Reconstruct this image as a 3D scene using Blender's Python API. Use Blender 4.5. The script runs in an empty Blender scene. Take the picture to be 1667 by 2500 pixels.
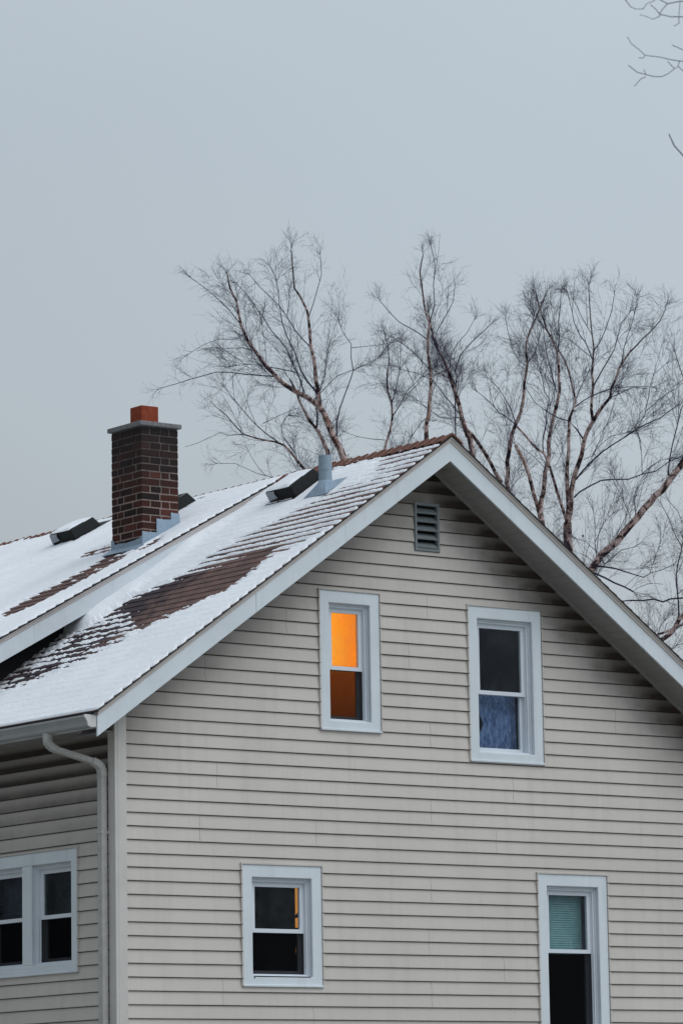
import bpy, math, random
import numpy as np
S = bpy.context.scene
COL = S.collection
H = 5.25                      # height of the siding reference course above the ground
C = 0.1143                    # siding course
PITCH, XA, ZA = 0.702, 3.340, 2.743
EAVE, RAKE, FASC, SOF = 0.410, 0.356, 0.223, 0.208
P2 = 0.551                    # pitch of the shed dormer
DY, DW = 2.15, 2.42           # dormer rake plane, dormer cheek wall
DEPTH = 10.0
SH = 0.0913
rng = random.Random(11)
R = np.random.default_rng(7)

# ------------------------------------------------------------------ objects
def tag(o, label=None, cat=None, group=None, kind=None):
    if label: o['label'] = label
    if cat: o['category'] = cat
    if group: o['group'] = group
    if kind: o['kind'] = kind
    return o

def empty(name, loc=(0, 0, 0)):
    o = bpy.data.objects.new(name, None); COL.objects.link(o); o.location = loc
    o.empty_display_size = 0.2
    return o

class MB:
    def __init__(s): s.v = []; s.f = []
    def add(s, vs, fs):
        b = len(s.v); s.v += [tuple(v) for v in vs]; s.f += [tuple(i + b for i in f) for f in fs]
    def quad(s, a, b, c, d): s.add([a, b, c, d], [(0, 1, 2, 3)])
    def box(s, x0, x1, y0, y1, z0, z1):
        s.add([(x0,y0,z0),(x1,y0,z0),(x1,y1,z0),(x0,y1,z0),(x0,y0,z1),(x1,y0,z1),(x1,y1,z1),(x0,y1,z1)],
              [(0,3,2,1),(4,5,6,7),(0,1,5,4),(1,2,6,5),(2,3,7,6),(3,0,4,7)])
    def prism(s, poly, a, b, ax):
        """polygon (list of 2-tuples) extruded from a to b along axis ax (0=x: poly is y,z ; 1=y: poly is x,z ; 2=z: poly is x,y)"""
        def P(p, t):
            return (t, p[0], p[1]) if ax == 0 else ((p[0], t, p[1]) if ax == 1 else (p[0], p[1], t))
        n = len(poly)
        s.add([P(p, a) for p in poly] + [P(p, b) for p in poly],
              [tuple(range(n))[::-1], tuple(range(n, 2*n))] + [(i, (i+1) % n, n + (i+1) % n, n + i) for i in range(n)])
    def build(s, name, mat, parent=None, off=H, smooth=False, bevel=0):
        me = bpy.data.meshes.new(name)
        me.from_pydata([(x, y, z + off) for x, y, z in s.v], [], s.f)
        me.validate(); 
        import bmesh
        bm = bmesh.new(); bm.from_mesh(me); bmesh.ops.recalc_face_normals(bm, faces=bm.faces); bm.to_mesh(me); bm.free()
        return finish(name, me, mat, parent, smooth, bevel)

def finish(name, me, mat, parent=None, smooth=False, bevel=0):
    o = bpy.data.objects.new(name, me); COL.objects.link(o)
    me.materials.append(mat)
    if smooth: me.polygons.foreach_set('use_smooth', [True] * len(me.polygons))
    if bevel:
        b = o.modifiers.new('edge', 'BEVEL'); b.width = bevel; b.segments = 2; b.limit_method = 'ANGLE'; b.angle_limit = math.radians(50)
    if parent: o.parent = parent
    return o

def fast_mesh(name, V, F, mat, parent=None, smooth=False, attrs=None):
    """V (n,3), F (m,4) numpy"""
    me = bpy.data.meshes.new(name)
    me.vertices.add(len(V)); me.vertices.foreach_set('co', np.asarray(V, np.float32).ravel())
    m, k = F.shape
    me.loops.add(m * k); me.loops.foreach_set('vertex_index', F.astype(np.int32).ravel())
    me.polygons.add(m); me.polygons.foreach_set('loop_start', np.arange(0, m * k, k, dtype=np.int32))
    me.update(calc_edges=True)
    if attrs:
        for an, arr in attrs.items():
            a = me.attributes.new(an, 'FLOAT', 'POINT'); a.data.foreach_set('value', np.asarray(arr, np.float32))
    return finish(name, me, mat, parent, smooth)

# ------------------------------------------------------------------ material helpers
class NT:
    def __init__(s, name):
        s.m = bpy.data.materials.new(name); s.m.use_nodes = True
        s.t = s.m.node_tree; s.t.nodes.clear()
        s.out = s.t.nodes.new('ShaderNodeOutputMaterial')
        s._xyz = None
    def n(s, typ, **kw):
        nd = s.t.nodes.new(typ)
        for k, v in kw.items(): setattr(nd, k, v)
        return nd
    def plug(s, sock, v):
        if hasattr(v, 'is_linked'): s.t.links.new(v, sock)
        elif v is not None:
            if sock.type == 'RGBA' and len(v) == 3: v = (*v, 1)
            sock.default_value = v
    def math(s, op, a, b=None, c=None, clamp=False):
        nd = s.n('ShaderNodeMath', operation=op, use_clamp=clamp)
        for i, v in enumerate((a, b, c)):
            if v is not None: s.plug(nd.inputs[i], v)
        return nd.outputs[0]
    def mix(s, f, a, b, blend='MIX'):
        nd = s.n('ShaderNodeMix', data_type='RGBA', blend_type=blend)
        s.plug(nd.inputs[0], f); s.plug(nd.inputs[6], a); s.plug(nd.inputs[7], b)
        return nd.outputs[2]
    def coord(s):
        if not s._xyz:
            tc = s.n('ShaderNodeTexCoord'); s._xyz = tc.outputs['Object']
        return s._xyz
    def xyz(s):
        sp = s.n('ShaderNodeSeparateXYZ'); s.plug(sp.inputs[0], s.coord()); return sp.outputs
    def mapping(s, scale=(1,1,1), rot=(0,0,0)):
        mp = s.n('ShaderNodeMapping'); s.plug(mp.inputs[0], s.coord()); mp.inputs['Scale'].default_value = scale; mp.inputs['Rotation'].default_value = rot
        return mp.outputs[0]
    def noise(s, scale, detail=4, rough=.55, vec=None, dist=0):
        nd = s.n('ShaderNodeTexNoise'); s.plug(nd.inputs['Vector'], vec if vec is not None else s.coord())
        nd.inputs['Scale'].default_value = scale; nd.inputs['Detail'].default_value = detail
        nd.inputs['Roughness'].default_value = rough; nd.inputs['Distortion'].default_value = dist
        return nd.outputs['Fac']
    def ramp(s, f, *stops):
        nd = s.n('ShaderNodeValToRGB'); s.plug(nd.inputs[0], f)
        e = nd.color_ramp.elements
        while len(e) < len(stops): e.new(.5)
        for el, (p, c) in zip(e, stops):
            el.position = p; el.color = (c, c, c, 1) if isinstance(c, (int, float)) else (*c, 1)
        return nd.outputs[0]
    def smooth(s, v, lo, hi, a=0., b=1.):
        nd = s.n('ShaderNodeMapRange', interpolation_type='SMOOTHSTEP')
        for i, x in enumerate((v, lo, hi, a, b)): s.plug(nd.inputs[i], x)
        return nd.outputs[0]
    def bump(s, h, dist=.01, strength=.5):
        nd = s.n('ShaderNodeBump'); s.plug(nd.inputs['Height'], h); nd.inputs['Distance'].default_value = dist; nd.inputs['Strength'].default_value = strength
        return nd.outputs[0]
    def bsdf(s, col, rough=.6, spec=.3, metal=0, normal=None, **kw):
        b = s.n('ShaderNodeBsdfPrincipled')
        s.plug(b.inputs['Base Color'], col); s.plug(b.inputs['Roughness'], rough); s.plug(b.inputs['Metallic'], metal)
        s.plug(b.inputs['Specular IOR Level'], spec)
        if normal is not None: s.plug(b.inputs['Normal'], normal)
        for k, v in kw.items(): s.plug(b.inputs[k], v)
        return b.outputs[0]
    def done(s, sh):
        s.t.links.new(sh, s.out.inputs[0]); return s.m

def paint(name, col, rough=.5, var=.12, spec=.3, scale=3., streak=True):
    t = NT(name)
    a = t.noise(scale, 5, .6); b = t.noise(60, 3, .6)
    c = t.mix(t.smooth(a, .35, .75), col, tuple(x * (1 - var) for x in col))
    if streak:
        st = t.noise(1., 4, .6, t.mapping((14, 14, .9)))
        c = t.mix(t.smooth(st, .52, .8, 0, .35), c, tuple(x * .62 for x in col))
    c = t.mix(t.smooth(b, .5, .8, 0, .25), c, tuple(x * .75 for x in col))
    return t.done(t.bsdf(c, rough, spec, normal=t.bump(b, .002, .25)))

# ------------------------------------------------------------------ materials
def mat_siding():
    t = NT('vinyl_siding'); x, y, z = t.xyz()
    zc = t.math('SUBTRACT', z, H)
    row = t.math('DIVIDE', zc, C)
    fr = t.math('FRACT', row)                       # 0 at the bottom lip of a course
    cell = t.math('FLOOR', t.math('DIVIDE', row, 2))
    wn = t.n('ShaderNodeTexWhiteNoise', noise_dimensions='1D'); t.plug(wn.inputs['W'], cell)
    base = t.mix(t.math('MULTIPLY', wn.outputs[0], .6), (.555, .524, .490), (.51, .485, .456))
    big = t.noise(.9, 5, .6)
    base = t.mix(t.smooth(big, .38, .7, 0, .7), base, (.485, .458, .43))
    streak = t.noise(1., 4, .65, t.mapping((9, 9, .7)))
    base = t.mix(t.smooth(streak, .46, .8, 0, .42), base, (.42, .39, .355))
    # brown staining under the eaves plus soffit shade painted into the colour
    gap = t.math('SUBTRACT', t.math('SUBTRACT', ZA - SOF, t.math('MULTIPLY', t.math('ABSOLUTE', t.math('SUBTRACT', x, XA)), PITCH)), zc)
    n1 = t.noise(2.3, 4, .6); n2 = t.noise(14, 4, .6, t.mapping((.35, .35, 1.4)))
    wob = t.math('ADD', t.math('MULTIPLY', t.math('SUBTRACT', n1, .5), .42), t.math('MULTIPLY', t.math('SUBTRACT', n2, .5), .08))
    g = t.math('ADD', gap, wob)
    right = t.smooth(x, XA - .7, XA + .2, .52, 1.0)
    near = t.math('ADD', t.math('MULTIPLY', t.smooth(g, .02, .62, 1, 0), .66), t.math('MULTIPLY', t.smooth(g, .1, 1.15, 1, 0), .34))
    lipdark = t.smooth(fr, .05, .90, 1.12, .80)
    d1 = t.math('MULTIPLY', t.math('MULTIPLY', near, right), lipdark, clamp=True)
    # left (eave) wall: grime and the gutter soffit's shade painted in together
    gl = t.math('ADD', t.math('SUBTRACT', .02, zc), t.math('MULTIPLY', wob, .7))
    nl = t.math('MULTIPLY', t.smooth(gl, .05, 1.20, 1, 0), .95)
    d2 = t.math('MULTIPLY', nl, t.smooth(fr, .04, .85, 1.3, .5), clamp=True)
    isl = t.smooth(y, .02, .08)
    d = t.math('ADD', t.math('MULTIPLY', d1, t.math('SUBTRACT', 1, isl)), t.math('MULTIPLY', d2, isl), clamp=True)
    # shadow line at each lap, painted dark into the siding colour
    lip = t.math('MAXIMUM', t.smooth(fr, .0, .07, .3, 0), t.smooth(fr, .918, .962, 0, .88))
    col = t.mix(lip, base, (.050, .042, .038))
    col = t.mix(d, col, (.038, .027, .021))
    fine = t.noise(90, 3, .6, t.mapping((.3, .3, 2)))
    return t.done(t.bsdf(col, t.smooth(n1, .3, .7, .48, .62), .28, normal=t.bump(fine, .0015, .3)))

def mat_shingle():
    t = NT('asphalt_shingle'); x, y, z = t.xyz()
    row = t.math('FLOOR', t.math('DIVIDE', x, SH))
    off = t.n('ShaderNodeTexWhiteNoise', noise_dimensions='1D'); t.plug(off.inputs['W'], row)
    tab = t.math('FLOOR', t.math('ADD', t.math('DIVIDE', y, .19), t.math('MULTIPLY', off.outputs[0], 7)))
    cv = t.n('ShaderNodeCombineXYZ'); t.plug(cv.inputs[0], row); t.plug(cv.inputs[1], tab)
    wn = t.n('ShaderNodeTexWhiteNoise', noise_dimensions='2D'); t.plug(wn.inputs['Vector'], cv.outputs[0])
    c = t.mix(wn.outputs[0], (.155, .092, .082), (.105, .068, .064))
    gr = t.noise(260, 2, .7); blot = t.noise(5, 4, .6)
    c = t.mix(t.smooth(gr, .45, .75, 0, .7), c, (.27, .19, .175))
    c = t.mix(t.smooth(gr, .5, .25, 0, .6), c, (.03, .022, .022))
    c = t.mix(t.smooth(blot, .45, .7, 0, .55), c, (.06, .046, .05))
    wet = t.math('MULTIPLY', t.smooth(t.math('ADD', y, t.math('MULTIPLY', t.math('SUBTRACT', blot, .5), 1.6)), .95, 1.45), t.smooth(y, 2.2, 2.5, 1, 0))
    c = t.mix(t.math('MULTIPLY', wet, .82), c, (.030, .026, .034))
    # tab slots
    fy = t.math('FRACT', t.math('ADD', t.math('DIVIDE', y, .19), t.math('MULTIPLY', off.outputs[0], 7)))
    c = t.mix(t.smooth(fy, .0, .06, .7, 0), c, (.015, .012, .012))
    return t.done(t.bsdf(c, .9, .15, normal=t.bump(gr, .004, .8)))

def mat_cap():
    t = NT('ridge_shingle'); gr = t.noise(200, 3, .7); b = t.noise(7, 3, .6)
    c = t.mix(gr, (.09, .045, .037), (.25, .13, .105))
    c = t.mix(t.smooth(b, .62, .70, 0, .75), c, (.75, .76, .8))
    return t.done(t.bsdf(c, .9, .15, normal=t.bump(gr, .003, .7)))

def mat_snow():
    t = NT('snow'); a = t.noise(18, 5, .65); b = t.noise(120, 3, .7); g = t.noise(1.4, 4, .6)
    c = t.mix(t.smooth(g, .3, .7), (.80, .83, .87), (.73, .765, .815))
    c = t.mix(t.smooth(b, .62, .8, 0, .25), c, (.6, .62, .66))
    return t.done(t.bsdf(c, .75, .2, normal=t.bump(t.math('ADD', a, t.math('MULTIPLY', b, .35)), .006, .35)))

def mat_brick():
    t = NT('soot_brick'); x, y, z = t.xyz(); zc = t.math('SUBTRACT', z, H)
    gi = t.n('ShaderNodeNewGeometry'); rpi = gi.outputs['Random Per Island']
    c = t.ramp(rpi, (0, (.013, .010, .010)), (.3, (.024, .012, .011)), (.6, (.040, .015, .012)), (.85, (.066, .021, .015)), (1, (.11, .036, .03)))
    n = t.noise(30, 5, .65); sp = t.noise(9, 4, .6)
    c = t.mix(t.smooth(n, .4, .8, 0, .6), c, (.025, .018, .016))
    soot = t.math('MULTIPLY', t.smooth(t.math('ADD', zc, t.math('MULTIPLY', t.math('SUBTRACT', sp, .5), .5)), 2.45, 3.15), .8)
    c = t.mix(soot, c, (.018, .016, .017))
    return t.done(t.bsdf(c, .88, .2, normal=t.bump(n, .006, .6)))

def mat_mortar():
    t = NT('mortar'); x, y, z = t.xyz(); zc = t.math('SUBTRACT', z, H)
    n = t.noise(40, 4, .6); sp = t.noise(8, 3, .6)
    c = t.mix(n, (.20, .155, .14), (.32, .255, .235))
    s = t.math('MULTIPLY', t.smooth(t.math('ADD', zc, t.math('MULTIPLY', t.math('SUBTRACT', sp, .5), .9)), 2.4, 3.1), .85)
    c = t.mix(s, c, (.05, .045, .045))
    return t.done(t.bsdf(c, .95, .1, normal=t.bump(n, .004, .5)))

def mat_mottle(name, a, b, scale=12, rough=.8, spec=.3, metal=0, bump=.004):
    t = NT(name); n = t.noise(scale, 6, .65); m = t.noise(scale * 6, 3, .6)
    c = t.mix(t.smooth(n, .3, .7), a, b); c = t.mix(t.smooth(m, .55, .8, 0, .4), c, tuple(v * .55 for v in a))
    return t.done(t.bsdf(c, rough, spec, metal, normal=t.bump(m, bump, .5)))

def mat_bark():
    t = NT('birch_bark')
    n = t.noise(7, 5, .75, t.mapping((1, 1, .8)), 1.0); f = t.noise(40, 4, .7); o = t.noise(5, 3, .6)
    c = t.ramp(n, (.40, (.018, .014, .017)), (.465, (.07, .045, .045)), (.51, (.44, .32, .30)), (.66, (.70, .57, .55)))
    c = t.mix(t.smooth(o, .58, .72, 0, .7), c, (.26, .125, .08))
    c = t.mix(t.smooth(f, .52, .68, 0, .75), c, (.03, .024, .028))
    at = t.n('ShaderNodeAttribute', attribute_name='rad')
    c = t.mix(t.smooth(at.outputs['Fac'], .007, .017, .88, 0), c, (.035, .028, .034))
    return t.done(t.bsdf(c, .9, .1, normal=t.bump(f, .01, .8)))

def mat_twig():
    t = NT('birch_twigs'); n = t.noise(1.5, 3, .6)
    c = t.mix(n, (.018, .018, .046), (.044, .038, .076))
    return t.done(t.bsdf(c, .8, .15))

def mat_glass():
    t = NT('window_glass')
    fr = t.n('ShaderNodeFresnel'); fr.inputs[0].default_value = 1.30
    gl = t.n('ShaderNodeBsdfGlossy'); gl.inputs['Roughness'].default_value = .03; gl.inputs['Color'].default_value = (.42, .47, .55, 1)
    n = t.noise(2.2, 3, .5)
    t.plug(gl.inputs['Normal'], t.bump(n, .05, .5))
    tr = t.n('ShaderNodeBsdfTransparent'); tr.inputs['Color'].default_value = (.82, .86, .86, 1)
    mx = t.n('ShaderNodeMixShader'); t.plug(mx.inputs[0], fr.outputs[0]); t.t.links.new(tr.outputs[0], mx.inputs[1]); t.t.links.new(gl.outputs[0], mx.inputs[2])
    # mottled pale film painted on in place of faint pane reflections
    gr = t.noise(3.5, 5, .65, None, .8); g2 = t.noise(22, 3, .6)
    df = t.n('ShaderNodeBsdfDiffuse'); df.inputs[0].default_value = (.42, .47, .52, 1)
    m2 = t.n('ShaderNodeMixShader'); t.plug(m2.inputs[0], t.math('MULTIPLY', t.smooth(gr, .36, .72, .003, .042), t.smooth(g2, .3, .7, .7, 1.15)))
    t.t.links.new(mx.outputs[0], m2.inputs[1]); t.t.links.new(df.outputs[0], m2.inputs[2])
    return t.done(m2.outputs[0])

def mat_screen():
    t = NT('insect_screen_mesh')
    d = t.n('ShaderNodeBsdfDiffuse'); d.inputs[0].default_value = (.006, .006, .007, 1)
    tr = t.n('ShaderNodeBsdfTransparent'); tr.inputs['Color'].default_value = (.85, .85, .85, 1)
    mx = t.n('ShaderNodeMixShader'); mx.inputs[0].default_value = .72
    t.t.links.new(tr.outputs[0], mx.inputs[1]); t.t.links.new(d.outputs[0], mx.inputs[2])
    return t.done(mx.outputs[0])

def mat_lit_shade():
    t = NT('lit_shade_cloth'); x, y, z = t.xyz(); zc = t.math('SUBTRACT', z, H)
    n = t.noise(7, 5, .65, t.mapping((1, 1, .55))); f = t.noise(70, 3, .7)
    hot = t.smooth(t.math('ADD', x, t.math('MULTIPLY', t.math('SUBTRACT', n, .5), .5)), 2.30, 2.62)
    c = t.mix(hot, (1.0, .345, .018), (.90, .215, .006))
    c = t.mix(t.smooth(n, .58, .76, 0, .25), c, (1.0, .42, .07))
    c = t.mix(t.smooth(zc, .60, .72, 1.0, 0), c, (.60, .125, .012))
    k = t.math('MULTIPLY', t.smooth(zc, .10, .66, .42, 1.0), t.smooth(zc, .66, .72, 1.0, 1.25))
    k = t.math('MULTIPLY', k, t.smooth(f, .25, .8, .84, 1.1))
    e = t.n('ShaderNodeEmission'); t.plug(e.inputs[0], c); t.plug(e.inputs[1], t.math('MULTIPLY', t.math('MULTIPLY', k, t.smooth(n, .34, .70, .92, 1.07)), 1.04))
    return t.done(e.outputs[0])

def mat_glow(name, col, st):
    t = NT(name); n = t.noise(6, 3, .5)
    e = t.n('ShaderNodeEmission'); t.plug(e.inputs[0], t.mix(n, col, tuple(v * .7 for v in col))); e.inputs[1].default_value = st
    return t.done(e.outputs[0])

def mat_cloth(name, a, b, scale=16):
    t = NT(name); n = t.noise(scale, 5, .7, t.mapping((1.6, 1.6, .8)), .8); m = t.noise(scale * 4, 3, .6)
    c = t.mix(t.smooth(n, .35, .68), a, b); c = t.mix(t.smooth(m, .5, .8, 0, .5), c, tuple(v * .5 for v in a))
    return t.done(t.bsdf(c, .9, .1))

M = dict(
    siding=mat_siding(), shingle=mat_shingle(), cap=mat_cap(), snow=mat_snow(), brick=mat_brick(), mortar=mat_mortar(),
    trim=paint('white_trim', (.63, .69, .74), .42, .08), edge=mat_mottle('dark_drip_edge', (.016, .014, .016), (.03, .026, .027), 30, .7), mould=paint('cream_moulding', (.56, .52, .505), .5, .1),
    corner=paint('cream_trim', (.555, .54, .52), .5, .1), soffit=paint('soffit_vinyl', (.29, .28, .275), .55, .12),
    vinyl=paint('window_vinyl', (.63, .68, .745), .35, .05, streak=False), gutter=paint('gutter_enamel', (.36, .38, .39), .4, .15),
    endcap=paint('gutter_end_enamel', (.62, .61, .60), .45, .1),
    spout=mat_mottle('weathered_downspout', (.48, .47, .455), (.39, .38, .37), 14, .6),
    lead=mat_mottle('lead_flashing', (.23, .315, .41), (.30, .39, .48), 15, .55, .4, .2),
    pipe=mat_mottle('galvanised_pipe', (.22, .30, .37), (.29, .37, .44), 20, .5, .4, .3),
    black=mat_mottle('black_vent_plastic', (.005, .006, .007), (.008, .010, .012), 14, .7),
    mesh=mat_mottle('vent_mesh', (.25, .27, .32), (.38, .41, .47), 60, .6),
    concrete=mat_mottle('concrete_cap', (.12, .12, .128), (.20, .205, .215), 25, .9),
    clay=mat_mottle('clay_flue', (.27, .055, .022), (.20, .036, .016), 18, .85),
    louver=paint('gable_vent_paint', (.19, .215, .23), .6, .2), dark=mat_mottle('dark_room', (.010, .010, .010), (.014, .013, .013), 3, .9),
    void=mat_mottle('dark_cavity', (.012, .012, .013), (.016, .015, .016), 5, .95),
    glass=mat_glass(), screen=mat_screen(), lit=mat_lit_shade(), door=mat_glow('lit_room_beyond', (1.0, .40, .075), .62), door2=mat_glow('dim_lit_room_beyond', (1.0, .34, .05), 1.0),
    curtain=mat_cloth('blue_curtain', (.05, .095, .22), (.19, .28, .50)), blind=mat_cloth('teal_blind', (.24, .46, .485), (.33, .56, .58), 6),
    blind2=mat_cloth('slate_blind', (.07, .085, .12), (.10, .12, .16), 6), blind3=mat_cloth('smoky_blind', (.05, .055, .06), (.07, .075, .085), 6),
    bark=mat_bark(), twig=mat_twig(), grass=None)

# ------------------------------------------------------------------ ground and sky
def ground_mat():
    t = NT('snowy_ground'); a = t.noise(.35, 6, .65); b = t.noise(9, 5, .7); g = t.noise(60, 3, .7)
    grass = t.mix(g, (.05, .055, .025), (.12, .10, .055))
    c = t.mix(t.smooth(t.math('ADD', a, t.math('MULTIPLY', b, .35)), .52, .72), (.72, .74, .78), grass)
    return t.done(t.bsdf(c, .9, .1, normal=t.bump(b, .03, .5)))
g = MB(); g.quad((-1500, -1500, 0), (1500, -1500, 0), (1500, 1500, 0), (-1500, 1500, 0))
tag(g.build('ground', ground_mat(), off=0), kind='structure')

W = bpy.data.worlds.new('World'); S.world = W; W.use_nodes = True
wt = W.node_tree; wt.nodes.clear()
def wn(t, **k):
    n = wt.nodes.new(t)
    for a, b in k.items(): setattr(n, a, b)
    return n
SUN_EL, SUN_AZ = math.radians(52), math.radians(150)       # azimuth measured from +y (behind the house) clockwise
sky = wn('ShaderNodeTexSky', sky_type='NISHITA'); sky.sun_disc = False; sky.sun_elevation = SUN_EL; sky.sun_rotation = SUN_AZ
sky.dust_density = 4; sky.air_density = 1.2
hsv = wn('ShaderNodeHueSaturation'); hsv.inputs['Saturation'].default_value = .3; wt.links.new(sky.outputs[0], hsv.inputs['Color'])
sc = wn('ShaderNodeVectorMath', operation='SCALE'); sc.inputs['Scale'].default_value = .08; wt.links.new(hsv.outputs[0], sc.inputs[0])
tc = wn('ShaderNodeTexCoord'); sp = wn('ShaderNodeSeparateXYZ'); wt.links.new(tc.outputs['Generated'], sp.inputs[0])
cn = wn('ShaderNodeTexNoise'); wt.links.new(tc.outputs['Generated'], cn.inputs['Vector'])
cn.inputs['Scale'].default_value = 4.5; cn.inputs['Detail'].default_value = 4; cn.inputs['Roughness'].default_value = .45
ad = wn('ShaderNodeMath', operation='MULTIPLY_ADD'); wt.links.new(cn.outputs['Fac'], ad.inputs[0]); ad.inputs[1].default_value = .15; 
wt.links.new(sp.outputs[2], ad.inputs[2])
rp = wn('ShaderNodeValToRGB'); wt.links.new(ad.outputs[0], rp.inputs[0])
els = rp.color_ramp.elements
stops = [(0.0, (.41, .445, .46)), (.10, (.425, .463, .482)), (.19, (.46, .51, .54)), (.26, (.50, .565, .618)), (.34, (.51, .588, .66)), (.6, (.74, .82, .90)), (1.0, (.92, 1.01, 1.10))]
while len(els) < len(stops): els.new(.5)
for e, (p, c) in zip(els, stops): e.position = p; e.color = (*c, 1)
mx = wn('ShaderNodeMix', data_type='RGBA'); mx.inputs[0].default_value = .88
wt.links.new(sc.outputs[0], mx.inputs[6]); wt.links.new(rp.outputs[0], mx.inputs[7])
bg = wn('ShaderNodeBackground'); bg.inputs[1].default_value = 1.0
# the overcast is thinner towards the front right: a broad brightness drift across the dome
dp = wn('ShaderNodeVectorMath', operation='DOT_PRODUCT'); wt.links.new(tc.outputs['Generated'], dp.inputs[0]); dp.inputs[1].default_value = (.80, -.595, .0)
dm = wn('ShaderNodeMath', operation='MULTIPLY_ADD'); wt.links.new(dp.outputs['Value'], dm.inputs[0]); dm.inputs[1].default_value = .48; dm.inputs[2].default_value = 1.0
vs_ = wn('ShaderNodeVectorMath', operation='SCALE'); wt.links.new(mx.outputs[2], vs_.inputs[0]); wt.links.new(dm.outputs[0], vs_.inputs['Scale'])
wt.links.new(vs_.outputs[0], bg.inputs[0])
wo = wn('ShaderNodeOutputWorld'); wt.links.new(bg.outputs[0], wo.inputs[0])

sl = bpy.data.lights.new('overcast_sun', 'SUN'); sl.energy = 0.95; sl.angle = math.radians(35); sl.color = (1, .97, .93)
so = bpy.data.objects.new('overcast_sun', sl); COL.objects.link(so)
from mathutils import Vector
sd = Vector((math.sin(SUN_AZ) * math.cos(SUN_EL), math.cos(SUN_AZ) * math.cos(SUN_EL), math.sin(SUN_EL)))
so.rotation_euler = sd.to_track_quat('Z', 'Y').to_euler()

# ------------------------------------------------------------------ camera
cd = bpy.data.cameras.new('camera'); cam = bpy.data.objects.new('camera', cd); COL.objects.link(cam); S.camera = cam
cam.location = (-18.69346, -28.35163, -3.57126 + H); cam.rotation_euler = (1.72814293, 0.01632493, -0.63687081)
cd.sensor_fit = 'VERTICAL'; cd.sensor_height = 36; cd.lens = 143.0805; cd.clip_start = .1; cd.clip_end = 5000
cd.dof.use_dof = True; cd.dof.focus_distance = 34.5; cd.dof.aperture_fstop = 11.0
S.view_settings.view_transform = 'Standard'; S.view_settings.look = 'None'; S.view_settings.exposure = 0
S.render.engine = 'CYCLES'
S.cycles.transparent_max_bounces = 24

# ------------------------------------------------------------------ the house
house = tag(empty('house'), 'two storey house in beige lap siding with a snowy brown shingle roof and white rakes', 'house')
WALLS = {
    'gable': lambda u, d, z: (u, -d, z),
    'left': lambda u, d, z: (-d, u, z),
    'right': lambda u, d, z: (2 * XA + d, u, z),
    'back': lambda u, d, z: (u, DEPTH + d, z)}
base_z = lambda x: ZA - PITCH * abs(x - XA)

# window list: wall, u0, u1, ztop, zbottom (outer trim), split position
WIN = [
 dict(n='W1', wall='gable', u=(1.251, 2.112), z=(-1.077, -2.123), mid=.535),
 dict(n='W2', wall='gable', u=(2.111, 2.788), z=(1.341, .101), mid=.545),
 dict(n='W3', wall='gable', u=(3.756, 4.621), z=(1.310, -.100), mid=.545),
 dict(n='W4', wall='gable', u=(4.490, 5.322), z=(-1.068, -2.560), mid=.45),
 dict(n='W5', wall='left', u=(.557, 2.19), z=(-.936, -1.992), mid=.525)]

def subtract(iv, holes):
    out = [iv]
    for a, b in holes:
        nx = []
        for s, e in out:
            if b <= s or a >= e: nx.append((s, e)); continue
            if a > s: nx.append((s, a))
            if b < e: nx.append((b, e))
        out = nx
    return out

def siding(wall, span, zlo, ztop, seams=()):
    w = WALLS[wall]; mb = MB()
    holes = [(d['u'][0] + .03, d['u'][1] - .03, d['z'][1] + .03, d['z'][0] - .03) for d in WIN if d['wall'] == wall]
    if wall == 'gable': holes.append((3.21, 3.44, 1.775, 2.165))
    i = math.floor(zlo / C)
    while True:
        zb = i * C; zt = zb + C; i += 1
        if callable(ztop):
            hw = ztop(zb)
            if hw is None or hw < .03: break
            a, b = max(span[0], XA - hw), min(span[1], XA + hw)
        else:
            if zb >= ztop: break
            a, b = span
        zs = sorted({zb, zt} | {h for hh in holes for h in hh[2:] if zb < h < zt})
        off = lambda z: .0155 + (.001 - .0155) * (z - zb) / C
        sm = sorted(x for (sz, x) in seams if (math.floor(sz / C) // 2) == ((i - 1) // 2))
        cuts = [(x - .0010, x + .0010) for x in sm]
        for k in range(len(zs) - 1):
            z0, z1 = zs[k], zs[k + 1]; zm = (z0 + z1) / 2
            act = [(h[0], h[1]) for h in holes if h[2] < zm < h[3]]
            for s, e in subtract((a, b), act + cuts):
                # tessellate long boards slightly so they can waver
                n = max(1, int((e - s) / .6)); us = [s + (e - s) * j / n for j in range(n + 1)]
                wav = lambda u: .0009 * math.sin(u * 2.1 + i * 1.7) + .0006 * math.sin(u * 5.3 + i * 2.9)
                for j in range(n):
                    p, q = us[j], us[j + 1]
                    mb.quad(w(p, off(z0), z0 + (wav(p) if k == 0 else 0)), w(q, off(z0), z0 + (wav(q) if k == 0 else 0)), w(q, off(z1), z1), w(p, off(z1), z1))
                    if k == 0:
                        mb.quad(w(p, -.002, z0 + .004), w(q, -.002, z0 + .004), w(q, off(z0), z0 + wav(q)), w(p, off(z0), z0 + wav(p)))
    return mb.build('wall', M['siding'], house)

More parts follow.
